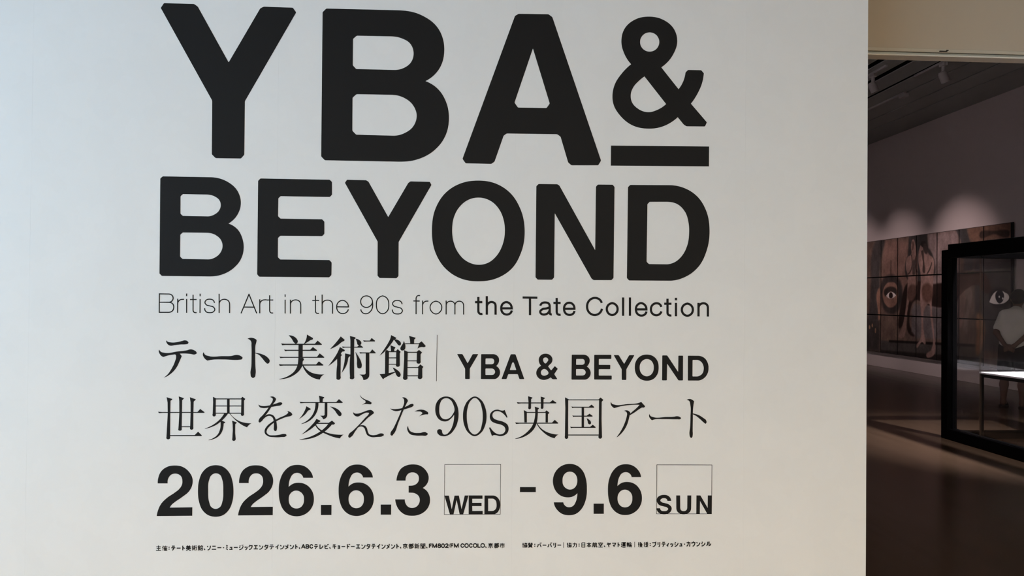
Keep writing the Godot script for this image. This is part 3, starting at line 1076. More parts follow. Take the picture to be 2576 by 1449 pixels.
		for k in 8:
			var t0 := PI * k / 8.0
			var t1 := PI * (k + 1) / 8.0
			var a0 := Vector3(0.13 * s + cos(t0) * 0.047, 0.015 + sin(t0) * 0.068, -0.075)
			var a1 := Vector3(0.13 * s + cos(t1) * 0.047, 0.015 + sin(t1) * 0.068, -0.075)
			quad(strap, a0, a1, a1 + Vector3(0, 0.004, 0.03), a0 + Vector3(0, 0.004, 0.03))
			quad(strap, a1, a0, a0 + Vector3(0, 0.004, 0.03), a1 + Vector3(0, 0.004, 0.03))
		put("strap", strap.commit(), M.sandal, sole)


# ---------------------------------------------------------------- track lights
func spot_fixture(at: Vector3, aim: Vector3, label: String, group := "") -> Node3D:
	var o := root_of("track_spotlight", at)
	tag(o, label, "spotlight", group)
	part("adaptor", o, Vector3(-0.03, -0.05, -0.07), Vector3(0.03, 0, 0.07), "fixture", 0.006)
	var st := begin()
	tube(st, Vector3(0, -0.05, 0), Vector3(0, -0.17, 0), 0.028, 0.028, 16)
	put("arm", st.commit(), M.fixture, o)
	var head := Vector3(0, -0.20, 0)
	var d := (aim - at - head).normalized()
	st = begin()
	tube(st, head - d * 0.04, head + d * 0.10, 0.062, 0.066, 24)
	tube(st, head - d * 0.07, head - d * 0.04, 0.045, 0.062, 24)
	put("lamp_head", st.commit(), M.fixture, o)
	return o


func spot_light(o: Node3D, aim: Vector3, energy: float, angle: float, tint := Color(1.0, 0.88, 0.86), soft := 0.05) -> void:
	var head := Vector3(0, -0.20, 0)
	var d := (aim - o.position - head).normalized()
	var st := begin()
	tube(st, head + d * 0.1005, head + d * 0.103, 0.05, 0.05, 20)
	put("lens", st.commit(), M.lamp_spot, o)
	var l := SpotLight3D.new()
	l.name = "beam_light"
	l.light_color = tint
	l.light_energy = energy
	l.spot_angle = angle
	l.spot_angle_attenuation = 1.0
	l.spot_range = 30.0
	l.spot_attenuation = 2.0
	l.light_size = soft
	l.shadow_enabled = true
	o.add_child(l)
	l.position = head + d * 0.13
	l.basis = Basis.looking_at(d, Vector3.UP if absf(d.y) < 0.95 else Vector3.RIGHT)


func track(x: float, z0: float, z1: float, label: String) -> Node3D:
	var o := root_of("light_track", Vector3(x, SLAB_Y, (z0 + z1) / 2.0))
	tag(o, label, "light track")
	var h := absf(z1 - z0) / 2.0
	part("rail", o, Vector3(-0.02, -0.035, -h), Vector3(0.02, 0, h), "fixture", 0.003)
	return o


func track_lights() -> void:
	var rail := SLAB_Y - 0.035
	track(7.22, -12.0, -11.0, "light grey ceiling track with the spotlight that hangs below the middle of the lintel")
	var t := track(7.62, -16.0, -12.95, "light grey ceiling track that ends in a pale connector box, lowest under the slats")
	part("connector_box", t, Vector3(-0.05, -0.10, 1.40), Vector3(0.05, -0.035, 1.56), "fixture", 0.006)
	track(6.46, -13.6, -11.5, "short ceiling track by the edge of the title wall")
	spot_fixture(Vector3(7.22, rail, -11.25), Vector3(8.9, 2.0, -11.6), "pale spotlight hanging highest, below the middle of the lintel")
	spot_fixture(Vector3(6.46, rail, -11.9), Vector3(7.6, 2.0, -11.7), "pale spotlight half hidden by the edge of the white title wall")
	# the lamps that light the artwork, further along
	track(6.6, -21.0, -12.95, "ceiling track of the artwork lamps, behind the title wall")
	for s in ART_LAMPS:
		var o := spot_fixture(Vector3(6.6, rail, s[0]), Vector3(SIDE_X, s[2], s[1]), "pale spotlight trained on the panelled artwork, out of sight behind the title wall", "artwork lamps")
		spot_light(o, Vector3(SIDE_X, s[2], s[1]), s[3] * SPOT, s[4])
	track(5.91, -7.6, -5.2, "ceiling track above the display case")
	var lamp := spot_fixture(Vector3(5.91, rail, -6.35), Vector3(5.91, 0.75, -7.55), "pale spotlight above the display case")
	spot_light(lamp, Vector3(5.91, 0.75, -7.55), 26.0 * TABLE, 25.0, Color(0.98, 0.95, 0.97), 0.08)
	# added unseen lamps: bounce off the left wall serves as the gallery's fill
	track(-0.6, -12.4, -4.8, "added ceiling track of the unseen fill lamps by the left gallery wall")
	for z in [-5.2, -7.4, -9.6, -11.8]:
		var o := spot_fixture(Vector3(-0.6, rail, z), Vector3(-3.0, 2.2, z), "added unseen spotlight that fills the dim gallery by washing its left wall", "added fill lamps")
		spot_light(o, Vector3(-3.0, 2.2, z), 20.0 * ADDED_WASH, 50.0, Color(1.0, 0.95, 0.97))


const SPOT := 0.37
const TABLE := 3.0
const ADDED_WASH := 0.63
const ART_LAMPS := [[-19.8, -19.8, 1.8, 11.0, 25.0], [-17.9, -17.9, 1.8, 12.0, 25.0], [-16.25, -16.25, 1.8, 13.0, 24.5], [-14.25, -14.15, 1.85, 18.0, 24.5]]

# ---------------------------------------------------------------- lettering outlines
# Each sheet of outlines was measured with its own ruler: [left, top, size of one step].
const SHEET := {
	"A1": [380.0, 0.0, 0.295375], "A2": [1120.0, 0.0, 0.295375], "A3": [380.0, 420.0, 0.295375], "A4": [1060.0, 420.0, 0.295375],
	"C1": [380.0, 1150.0, 0.140078], "C2": [680.0, 1150.0, 0.140078], "C3": [940.0, 1150.0, 0.140078], "C4": [1290.0, 1150.0, 0.140078], "C5": [1560.0, 1150.0, 0.140078],
	"D4": [1120.0, 860.0, 0.140078], "D5": [1440.0, 860.0, 0.140078],
	"J1": [380.0, 820.0, 0.140078], "J2": [680.0, 820.0, 0.140078], "J3": [920.0, 820.0, 0.140078],
	"K1": [380.0, 970.0, 0.140078], "K2": [700.0, 970.0, 0.140078], "K3": [960.0, 970.0, 0.140078], "K4": [1220.0, 970.0, 0.140078], "K5": [1480.0, 970.0, 0.140078],
}
# «x,y» a corner, «~x,y» a smooth point, «>x,y» the end of a straight run before a curve, «<x,y» its start after one; «|» the next outline, «!» a hole,
# «H x1 x2 top bottom px py» a bar with a triangle at its right end.
const OUTLINE := {
	"headline_Y": ["A1", 7.0, "110,27 366,34 398,56 661,532 930,72 960,57 1208,66 1236,106 799,862 794,1318 766,1350 550,1347 518,1315 521,857 83,68"],
	"headline_B": ["A1", 7.0, "1461,104 1493,73 >2080,87 ~2300,128 ~2440,235 ~2497,440 ~2455,585 2337,691 ~2440,755 ~2515,875 ~2537,1010 ~2500,1170 ~2400,1290 ~2260,1360 <2090,1377 1480,1365 1449,1333",
		"!1720,332 1752,304 >2010,309 ~2130,325 ~2207,372 ~2236,452 ~2212,533 ~2150,580 <2065,596 1747,588 1718,556 |!1716,832 1750,802 >2040,807 ~2150,831 ~2230,895 ~2262,985 ~2230,1080 ~2160,1133 <2060,1156 1747,1147 1714,1113"],
	"headline_A": ["A2", 7.0, "625,118 880,122 912,146 1327,1368 1303,1408 1075,1408 1047,1384 982,1164 953,1143 523,1137 497,1156 420,1376 393,1396 174,1391 147,1353 594,136", "!747,412 890,882 863,920 619,916 590,874"],
	"headline_and": ["A2", 6.0, "~1738,142 ~1855,168 ~1943,240 ~1976,355 ~1942,462 1840,574 1987,760 ~2030,685 2046,618 2067,596 2180,598 2202,624 ~2188,705 ~2155,785 2092,883 2228,1042 2212,1077 2055,1076 2032,1062 1980,998 ~1900,1056 ~1810,1089 ~1730,1096 ~1600,1070 ~1490,985 ~1432,885 ~1425,800 ~1447,712 ~1500,630 1583,547 ~1527,462 ~1500,355 ~1530,240 ~1620,165",
		"!~1741,276 ~1799,300 ~1823,358 ~1799,416 ~1741,440 ~1683,416 ~1659,358 ~1683,300 |!1697,651 1881,886 ~1810,934 ~1725,955 ~1640,925 ~1590,870 ~1580,805 ~1605,738 ~1645,693"],
	"headline_bar": ["A2", 0.0, "1412,1240 2247,1248 2246,1417 1410,1411"],
	"word_B": ["A3", 5.0, "79,98 100,80 >500,87 ~640,120 ~730,195 ~765,305 ~738,403 660,482 ~738,533 ~778,610 ~789,690 ~765,785 ~695,868 ~600,918 <490,933 92,928 72,908",
		"!251,250 271,231 >470,235 ~543,252 ~583,285 ~594,327 ~578,373 ~540,405 <480,421 271,417 250,398 |!249,577 270,558 >480,561 ~555,583 ~597,625 ~609,675 ~592,728 ~550,768 <485,787 268,783 247,763"],
	"word_E": ["A3", 5.0, "912,118 932,98 1522,109 1541,128 1541,237 1523,256 1103,249 1084,268 1082,420 1103,440 1457,446 1476,466 1476,570 1457,589 1101,586 1081,605 1080,768 1100,788 1519,793 1538,813 1536,920 1518,940 922,935 904,915"],
	"word_Y": ["A3", 5.0, "1669,109 1832,113 1852,126 2020,427 2190,137 2209,123 2374,127 2388,153 2109,638 2107,930 2090,948 1947,946 1929,927 1930,636 1651,135"],
	"word_O": ["A4", 0.0, "~480,116 ~640,144 ~757,222 ~840,350 ~880,545 ~847,735 ~775,860 ~650,945 ~490,974 ~330,948 ~205,865 ~118,725 ~90,540 ~122,350 ~212,215 ~330,142", "!~485,261 ~585,287 ~665,365 ~700,450 ~711,550 ~692,660 ~640,757 ~570,815 ~485,833 ~390,805 ~310,725 ~272,630 ~262,530 ~280,420 ~325,340 ~400,280"],
	"word_N": ["A4", 5.0, "998,145 1157,147 1175,158 1480,709 1487,168 1503,150 1628,151 1645,170 1636,945 1619,964 1468,964 1450,952 1136,394 1130,941 1113,961 991,960 972,940 979,164"],
	"word_D": ["A4", 5.0, "1779,153 >2110,155 ~2240,180 ~2345,247 ~2424,370 ~2454,540 ~2430,710 ~2355,855 ~2250,935 <2115,969 1769,967 1750,946 1760,171", "!1925,317 1944,297 >2085,297 ~2185,320 ~2245,382 ~2275,475 ~2280,560 ~2262,675 ~2215,762 ~2155,812 <2085,829 1938,827 1918,807"],
	"digit_two": ["C1", 0.0, "121,471 ~132,365 ~190,245 ~295,172 ~425,150 ~560,172 ~680,262 ~745,390 ~742,490 ~680,615 ~560,715 ~430,805 ~370,855 335,906 742,900 740,1053 102,1058 ~122,965 ~180,840 ~290,728 ~420,640 ~505,572 ~553,500 ~563,425 ~540,345 ~492,307 ~430,296 ~365,313 ~318,365 298,471"],
	"digit_zero": ["C1", 0.0, "~1165,144 ~1290,172 ~1400,272 ~1463,440 ~1480,610 ~1462,790 ~1395,950 ~1285,1045 ~1155,1070 ~1030,1043 ~920,945 ~860,790 ~843,610 ~862,420 ~930,262 ~1040,170", "!~1165,290 ~1240,320 ~1280,410 ~1297,600 ~1283,790 ~1240,893 ~1160,929 ~1085,898 ~1042,800 ~1026,610 ~1040,420 ~1085,325"],
	"digit_six": ["C2", 0.0, "767,371 592,371 ~565,318 ~525,290 ~475,282 ~410,305 ~360,378 ~338,450 329,535 ~410,477 ~520,460 ~640,492 ~740,590 ~783,740 ~750,895 ~655,1005 ~560,1050 ~475,1062 ~340,1033 ~230,937 ~170,790 ~152,620 ~175,410 ~250,255 ~360,162 ~480,138 ~610,162 ~705,235 ~750,305", "!~470,600 ~545,627 ~593,685 ~605,760 ~590,843 ~540,902 ~468,922 ~395,900 ~347,843 ~330,755 ~347,678 ~395,622"],
	"digit_three": ["C3", 0.0, "409,420 ~432,310 ~490,208 ~590,148 ~705,130 ~830,152 ~935,235 ~988,360 ~965,465 882,553 ~958,612 ~1000,690 ~1012,770 ~985,888 ~905,985 ~800,1038 ~690,1053 ~560,1030 ~455,945 ~405,850 387,758 559,758 ~580,845 ~630,898 ~695,912 ~768,888 ~815,830 ~828,765 ~810,702 ~760,658 <700,640 628,637 628,513 >680,511 ~755,488 ~800,440 ~812,380 ~795,320 ~750,284 ~695,273 ~632,290 ~590,337 573,420"],
	"dot_one": ["C2", 0.0, "909,857 1099,857 1098,1039 909,1040"], "dot_two": ["C2", 0.0, "1982,851 2171,851 2169,1033 1982,1033"], "dot_three": ["C4", 0.0, "1451,835 1635,835 1634,1017 1451,1017"],
	"dash": ["C4", 0.0, "129,537 413,537 413,627 128,627"],
	"day_W": ["C3", 0.0, "1272,690 1350,690 1402,935 1452,690 1530,689 1578,935 1636,688 1703,688 1608,1026 1544,1026 1490,770 1434,1027 1369,1027"],
	"day_E": ["C3", 0.0, "1707,687 1954,687 1954,747 1770,747 1770,820 1938,820 1938,878 1770,878 1770,967 1957,965 1957,1025 1706,1026"],
	"day_D": ["C3", 0.0, "1991,688 >2140,688 ~2210,712 ~2258,775 ~2272,855 ~2255,940 ~2215,1000 <2150,1025 1988,1026", "!2055,744 >2130,744 ~2184,772 ~2207,850 ~2188,935 <2125,967 2055,968"],
	"day_box": ["C3", 0.0, "1273,128 2285,127 2277,1028 1263,1032", "!1280,135 2278,134 2271,1021 1270,1025"],
	"day_S": ["C5", 0.0, "914,785 850,785 ~832,750 ~790,735 ~742,748 ~722,778 ~745,806 ~800,824 ~880,852 ~925,910 ~908,975 ~860,1013 ~790,1026 ~715,1010 ~670,972 655,917 717,917 ~738,957 ~790,970 ~843,958 ~862,930 ~840,903 ~780,884 ~700,857 ~660,800 ~668,730 ~718,690 ~785,677 ~855,690 ~900,730"],
	"day_U": ["C5", 0.0, "1007,687 1077,687 >1078,900 ~1092,950 ~1140,970 ~1190,950 <1205,900 1207,687 1277,687 >1275,905 ~1255,978 ~1205,1014 ~1140,1026 ~1075,1013 ~1027,975 <1008,905"],
	"day_N": ["C5", 0.0, "1370,687 1441,687 1572,912 1574,687 1643,687 1641,1019 1565,1019 1434,786 1430,1018 1367,1018"],
	"day_box_wide": ["C5", 0.0, "655,133 1653,137 1645,1022 650,1022", "!663,141 1645,145 1638,1015 657,1015"],
	"small_Y": ["D4", 14.0, "212,218 308,218 403,385 494,219 596,219 442,480 440,668 357,668 357,480"],
	"small_B": ["D4", 12.0, "645,220 >860,220 ~925,242 ~960,285 ~968,330 ~950,390 915,433 ~963,478 ~985,545 ~960,622 <880,669 640,668", "!725,297 >830,297 ~868,314 ~879,350 ~867,386 <825,402 722,402 |!722,478 >830,478 ~878,498 ~895,540 ~875,580 <825,594 722,594"],
	"small_A": ["D4", 14.0, "1177,222 1261,222 1421,669 1333,669 1303,580 1131,580 1099,669 1010,668", "!1204,370 1231,370 1277,507 1158,507"],
	"small_and": ["D4", 14.0, "~1803,212 ~1880,235 ~1925,305 ~1912,370 ~1865,420 1847,440 1902,514 1968,434 2022,482 1957,580 2016,670 1930,672 1893,638 ~1840,668 ~1770,684 ~1680,652 ~1635,570 ~1655,490 1722,430 ~1688,375 ~1680,310 ~1720,238", "!~1800,280 ~1835,292 ~1850,322 ~1832,358 ~1797,387 ~1767,357 ~1757,320 ~1769,292 |!~1768,487 ~1848,577 ~1817,598 ~1775,608 ~1735,592 ~1718,555 ~1730,515"],
	"small_E": ["D5", 12.0, "392,232 699,232 697,307 475,307 473,412 680,414 678,490 473,490 472,605 706,606 705,678 391,677"],
	"small_YY": ["D5", 14.0, "740,237 830,237 928,397 1020,238 1114,238 968,492 967,684 885,684 884,490"],
	"small_O": ["D5", 0.0, "~1335,228 ~1458,262 ~1530,350 ~1548,460 ~1530,570 ~1455,665 ~1335,698 ~1215,663 ~1140,570 ~1120,460 ~1140,350 ~1212,262", "!~1335,309 ~1410,335 ~1450,395 ~1461,462 ~1448,535 ~1405,593 ~1335,618 ~1265,593 ~1220,535 ~1207,460 ~1220,390 ~1262,335"],
	"small_N": ["D5", 12.0, "1613,243 1701,243 1898,540 1902,247 1986,247 1984,692 1903,692 1700,390 1695,691 1610,691"],
	"small_D": ["D5", 12.0, "2073,248 >2260,250 ~2370,290 ~2428,375 ~2444,470 ~2425,570 ~2355,658 <2250,695 2072,694", "!2157,325 >2240,325 ~2310,357 ~2350,425 ~2357,490 ~2337,562 ~2285,607 <2230,621 2155,621"],
	"te": ["J1", 0.0, "275,258 ~300,282 ~350,294 ~480,288 ~560,268 ~605,258 ~650,270 ~672,300 ~657,322 ~625,329 ~530,333 ~430,344 ~345,354 ~315,342 ~285,310 ~272,275 |147,424 ~170,458 ~235,480 ~480,457 ~640,437 ~715,420 ~770,434 ~812,465 ~821,490 ~797,508 ~700,501 ~600,495 515,497 552,540 ~520,615 ~450,755 ~350,862 ~275,910 228,927 ~290,878 ~370,765 ~430,635 ~450,560 ~446,525 432,510 ~330,525 225,556 ~195,545 ~150,490 ~138,450"],
	"choon": ["J1", 0.0, "945,470 ~965,510 ~1040,540 ~1280,541 ~1440,538 ~1535,520 ~1605,536 ~1643,575 ~1625,600 ~1590,606 ~1300,601 ~1120,604 1015,622 ~990,608 ~945,555 ~930,512"],
	"to": ["J1", 0.0, "1730,231 ~1790,211 ~1850,222 1897,250 ~1893,280 ~1875,350 ~1871,480 ~1872,700 ~1877,860 ~1862,918 ~1832,934 ~1800,915 ~1786,855 ~1800,730 ~1805,550 ~1803,360 ~1795,275 ~1770,247 |1868,484 ~1990,506 ~2090,563 ~2131,630 ~2117,666 ~2090,677 ~2060,655 ~1990,572 ~1930,515 1868,493"],
	"bi": ["J2", 0.0, "H 195 929 319 341 850 262 |H 247 841 428 447 765 378 |H 163 972 555 572 888 492 |H 153 956 691 711 872 635 |328,168 ~420,187 ~480,240 ~494,280 ~482,308 ~458,320 ~428,298 ~380,225 |657,153 766,216 ~765,235 ~722,255 ~680,282 610,324 600,324 ~640,250 |507,330 583,330 581,565 505,565 |505,552 547,575 ~600,590 ~602,608 ~586,630 ~578,700 ~530,790 ~430,880 ~320,932 163,957 163,950 ~330,893 ~430,815 ~485,715 ~502,600 |572,700 592,705 ~640,768 ~720,828 ~830,862 975,868 ~925,900 890,962 ~800,943 ~690,880 ~620,798"],
	"jutsu": ["J2", 0.0, "1265,187 1338,250 ~1325,268 ~1300,280 ~1200,355 1070,417 ~1160,320 ~1230,235 |1250,377 1338,432 ~1330,455 ~1300,460 1268,505 1290,520 1266,545 1262,900 ~1262,940 ~1245,962 ~1212,966 ~1189,950 ~1188,920 1200,700 1200,592 ~1130,655 1040,720 ~1130,600 ~1205,480 |1430,180 1525,203 ~1530,215 1507,240 1504,500 1506,905 ~1503,940 ~1490,953 ~1460,957 ~1433,948 ~1430,905 1438,500 1438,260 |1532,230 ~1595,250 ~1635,300 ~1625,335 ~1600,348 ~1568,335 ~1555,290 |1290,367 1340,373 1560,373 1595,345 1620,345 1670,382 1660,391 1345,389 1300,394 |1342,492 1438,513 1438,540 ~1410,560 ~1390,640 ~1345,750 1280,843 ~1312,740 ~1335,620 |1527,465 ~1590,560 ~1633,650 ~1643,710 ~1632,750 ~1600,764 ~1568,750 ~1558,710 ~1555,600 |1665,258 1720,262 1787,262 1820,215 1885,268 1875,279 1740,279 1680,283 |1600,471 1660,474 1790,474 1830,420 1897,483 1887,492 1650,492 1612,496 |1713,485 1778,485 >1778,870 ~1765,925 ~1730,957 1670,970 ~1645,905 1600,872 1680,872 ~1705,862 1711,830"],
	"kan": ["J3", 0.0, "455,163 550,212 545,228 505,250 ~440,345 ~330,470 248,535 ~330,420 ~400,310 ~440,230 |505,240 ~580,252 ~628,295 ~634,325 ~615,350 ~588,345 ~558,310 |445,347 535,383 530,400 515,412 512,462 455,462 450,400 |378,428 420,453 418,470 413,860 345,860 350,470 355,450 |415,453 545,453 545,470 415,470 |575,415 628,465 612,490 612,690 ~607,720 ~575,734 ~548,723 545,690 548,445 |415,565 548,565 548,581 415,581 |412,680 546,680 546,695 412,695 |250,866 345,858 415,845 530,822 525,838 400,900 330,940 312,960 |482,745 ~560,785 ~615,840 ~628,880 ~612,910 ~580,912 ~555,888 ~528,830 |778,178 895,210 893,225 870,243 868,318 800,318 795,250 |685,265 ~705,320 ~713,370 ~700,422 ~668,441 ~633,433 ~622,405 ~637,365 ~670,312 |705,311 955,311 1003,275 1072,350 ~1074,366 ~1058,378 ~1000,377 930,408 955,327 710,327 |690,433 755,463 752,600 748,910 ~742,955 ~705,970 ~677,955 672,910 690,600 |750,465 915,465 957,428 1012,475 985,510 985,630 ~978,668 ~945,677 ~919,665 915,630 918,482 750,482 |750,619 917,619 917,634 750,634 |748,738 935,738 980,690 1036,733 1015,765 1016,900 ~1008,940 ~970,955 ~943,943 940,900 943,754 748,754 |748,887 942,887 942,904 748,904"],
	"rule_line": ["J3", 0.0, "1278,160 1286,160 1275,992 1266,992"],
	"sekai_yo": ["K1", 0.0, "H 125 963 474 490 883 419 |280,208 380,240 378,255 350,273 345,500 342,915 ~332,957 ~303,965 ~280,953 277,920 300,500 297,300 |497,194 588,225 585,240 558,262 555,500 550,770 ~543,803 ~515,810 ~493,801 492,770 508,500 507,280 |697,209 802,245 800,258 765,288 760,500 758,745 ~752,783 ~725,792 ~704,781 703,745 710,500 710,300 |548,731 706,731 706,747 548,747 |342,889 785,887 845,827 914,895 905,907 342,908"],
	"sekai_kai": ["K1", 0.0, "1112,200 1165,228 1163,250 1162,505 ~1155,545 ~1128,555 ~1109,543 1108,505 1115,300 |1160,231 1615,231 1640,200 1695,240 1670,270 1669,500 ~1662,535 ~1635,545 ~1618,533 1617,500 1622,248 1160,248 |1365,245 1411,245 1411,500 1365,500 |1160,359 1622,359 1622,375 1160,375 |1160,488 1620,488 1620,505 1160,505 |1315,500 1385,500 ~1330,570 ~1265,635 ~1180,700 ~1090,743 968,776 968,769 ~1080,722 ~1190,648 ~1265,573 |1405,500 1420,503 ~1480,568 ~1580,635 ~1680,666 1805,677 ~1760,705 1725,750 ~1640,710 ~1530,630 ~1460,562 |1262,625 1333,655 1330,668 1305,680 ~1298,745 ~1265,845 ~1200,920 ~1130,958 1035,981 1035,974 ~1120,940 ~1195,880 ~1238,790 ~1250,700 1248,650 |1455,630 1540,660 1535,675 1512,690 1510,850 1518,945 ~1510,982 ~1485,993 ~1463,981 1460,945 1468,800 1465,690"],
	"wo": ["K1", 0.0, "1930,338 ~1965,360 ~2010,367 ~2140,352 ~2250,320 ~2310,301 ~2345,305 ~2357,325 ~2340,345 ~2250,368 ~2150,385 ~2000,402 ~1955,388 |2132,208 ~2165,195 ~2215,207 ~2244,245 ~2232,278 ~2190,335 ~2150,400 ~2090,490 2045,545 ~2090,518 ~2140,514 ~2200,540 ~2240,610 ~2258,700 ~2260,775 ~2247,812 ~2225,815 ~2208,795 ~2207,740 ~2203,650 ~2180,572 ~2140,546 ~2085,552 ~2030,590 ~1975,650 ~1950,663 ~1932,648 ~1937,613 ~2010,525 ~2100,410 ~2150,330 ~2183,272 ~2185,235 ~2162,215 |2435,457 ~2480,465 ~2528,500 ~2536,525 ~2518,541 ~2440,560 ~2330,602 ~2230,652 ~2140,722 ~2085,790 ~2075,838 ~2110,880 ~2200,893 ~2300,883 ~2390,868 ~2425,876 ~2433,897 ~2413,915 ~2340,925 ~2220,927 ~2100,907 ~2045,857 ~2040,803 ~2080,730 ~2180,648 ~2300,580 ~2440,510 ~2463,487"],
	"hen": ["K2", 0.0, "730,180 825,208 823,220 800,238 797,305 743,305 740,240 |H 383 1160 296 312 1090 242 |667,305 722,305 ~715,400 ~680,500 ~600,602 ~510,660 415,690 415,684 ~500,640 ~590,558 ~645,460 ~665,370 |835,305 882,305 >882,510 ~870,565 805,605 ~788,570 750,540 800,540 ~825,533 832,505 |505,370 585,418 ~578,430 ~548,442 ~490,510 368,604 ~430,530 ~480,440 |928,375 ~1020,400 ~1105,457 ~1137,510 ~1125,543 ~1095,548 ~1068,523 ~1010,442 |700,668 905,668 965,628 1020,675 ~1012,690 965,697 ~900,768 ~800,850 ~650,930 ~520,962 383,971 383,965 ~530,932 ~680,868 ~800,788 ~870,722 897,687 676,687 |685,597 757,630 755,645 725,657 ~690,692 ~600,770 ~510,830 415,879 ~500,808 ~600,710 ~660,640 |663,708 680,703 ~730,765 ~830,825 ~950,865 ~1050,879 1175,880 ~1140,905 1110,948 ~1000,925 ~870,875 ~760,820 ~700,767"],
	"e_kana": ["K2", 0.0, "1465,165 ~1500,210 ~1570,252 ~1650,287 ~1677,315 ~1663,335 ~1630,335 ~1580,331 1495,350 ~1540,322 ~1566,302 ~1565,280 ~1520,245 ~1480,203 |1345,472 ~1370,497 ~1420,503 ~1530,472 ~1620,441 ~1660,437 ~1702,460 ~1718,490 ~1690,517 ~1620,570 ~1540,648 1468,715 ~1512,710 ~1557,722 ~1590,762 ~1610,830 ~1635,873 ~1680,888 ~1760,884 ~1850,857 ~1885,866 ~1897,886 ~1875,906 ~1780,922 ~1660,921 ~1600,890 ~1570,830 ~1545,762 ~1510,738 ~1450,742 ~1390,810 ~1310,920 ~1280,936 ~1257,915 ~1263,885 ~1350,800 ~1470,680 ~1560,580 ~1622,512 ~1630,494 ~1600,485 ~1520,510 ~1420,556 ~1390,549 ~1350,508"],
	"ta_kana": ["K3", 0.0, "153,410 ~200,421 ~270,420 ~380,400 ~460,365 ~530,331 ~562,330 ~575,352 ~558,374 ~490,402 ~390,431 ~240,456 ~190,440 |365,215 ~410,212 ~450,235 ~471,272 ~453,312 ~420,380 ~380,470 ~300,670 ~215,870 ~185,899 ~161,885 ~159,858 ~210,770 ~290,600 ~360,430 ~405,290 ~398,243 |590,465 ~650,439 ~730,432 ~800,456 ~836,492 ~832,513 ~800,516 ~738,527 655,564 ~708,521 ~731,492 ~705,471 ~650,464 |476,722 ~485,770 ~512,815 ~580,845 ~680,850 ~800,841 ~829,870 ~813,890 ~720,898 ~600,895 ~510,870 ~467,810 ~459,760"],
	"nine_serif": ["K3", 0.0, "~1165,195 ~1270,230 ~1350,340 ~1382,490 ~1368,640 ~1310,780 ~1220,878 ~1110,910 ~1030,885 ~996,830 ~1005,797 ~1040,782 ~1080,800 ~1088,840 ~1110,875 ~1150,878 ~1220,822 ~1275,715 ~1298,610 1302,524 ~1250,588 ~1180,637 ~1110,642 ~1030,605 ~980,530 ~963,430 ~985,310 ~1060,222", "!~1165,225 ~1235,255 ~1285,335 ~1305,460 ~1280,510 ~1220,580 ~1150,605 ~1085,583 ~1045,520 ~1035,430 ~1048,330 ~1092,250"],
	"zero_serif": ["K3", 0.0, "~1675,195 ~1788,258 ~1860,390 ~1884,550 ~1860,712 ~1785,848 ~1667,909 ~1560,848 ~1485,715 ~1461,560 ~1485,385 ~1560,258", "!~1675,222 ~1752,278 ~1798,400 ~1815,550 ~1800,700 ~1755,825 ~1668,878 ~1593,828 ~1545,700 ~1529,555 ~1545,400 ~1598,272"],
	"s_serif": ["K3", 0.0, "2210,436 2262,570 2245,577 ~2190,510 ~2130,470 ~2070,458 ~2010,482 ~1990,540 ~2010,585 ~2080,620 ~2190,652 ~2260,702 ~2281,780 ~2255,853 ~2200,893 ~2130,908 ~2050,891 ~2015,890 1980,906 1928,755 1950,748 ~2000,815 ~2060,860 ~2130,876 ~2200,845 ~2222,792 ~2205,742 ~2150,705 ~2040,675 ~1970,635 ~1942,565 ~1960,492 ~2010,447 ~2080,431 ~2150,447 ~2185,448"],
	"ei": ["K4", 0.0, "H 570 1285 303 320 1215 259 |773,190 855,215 850,225 828,243 826,390 ~818,418 ~798,425 ~781,415 779,390 782,300 |1000,196 1078,220 1075,232 1053,245 1051,385 ~1042,412 ~1020,419 ~1005,408 1003,385 1004,300 |697,438 752,470 752,662 708,662 703,520 |748,474 1080,474 1105,443 1158,488 1132,515 1130,662 1088,662 1088,490 748,490 |H 540 1318 666 683 1253 614 |893,378 970,403 967,418 948,432 ~946,560 ~928,672 ~880,778 ~790,868 ~680,928 545,957 545,950 ~660,905 ~770,820 ~850,718 ~890,600 ~902,470 |928,686 945,685 ~1000,758 ~1090,823 ~1190,860 1320,880 ~1283,902 1250,946 ~1140,905 ~1040,830 ~972,757"],
	"koku": ["K4", 0.0, "1437,210 1505,247 1495,265 1492,905 ~1485,947 ~1455,957 ~1438,943 1435,905 1443,400 |1495,248 2040,248 2075,213 2128,257 2097,290 2094,600 2101,900 ~2093,942 ~2065,954 ~2045,943 2042,900 2048,265 1495,264 |1490,879 2044,879 2044,896 1490,896 |H 1550 1965 380 398 1915 340 |H 1567 1936 540 557 1878 504 |H 1527 1990 742 758 1937 702 |1735,395 1778,395 1778,745 1735,745 |1825,585 ~1870,612 ~1902,655 ~1900,685 ~1878,697 ~1855,683 ~1843,640"],
	"a_kana": ["K5", 0.0, "405,288 ~425,325 ~475,343 ~700,332 ~900,312 950,294 1020,370 ~1013,383 965,392 ~900,432 ~830,482 748,530 742,515 ~790,468 ~850,418 920,345 ~780,346 ~550,380 467,405 ~430,380 ~402,330 |642,455 ~680,443 ~730,460 ~754,490 ~745,525 ~735,565 ~700,690 ~620,828 515,927 508,925 ~580,820 ~650,680 ~690,545 ~695,503 ~678,470"],
	"choon_light": ["K5", 0.0, "1095,507 ~1115,543 ~1165,565 ~1400,563 ~1540,558 ~1590,550 ~1645,564 ~1665,585 ~1648,603 ~1600,605 ~1350,602 ~1200,605 1143,623 ~1120,603 ~1090,548"],
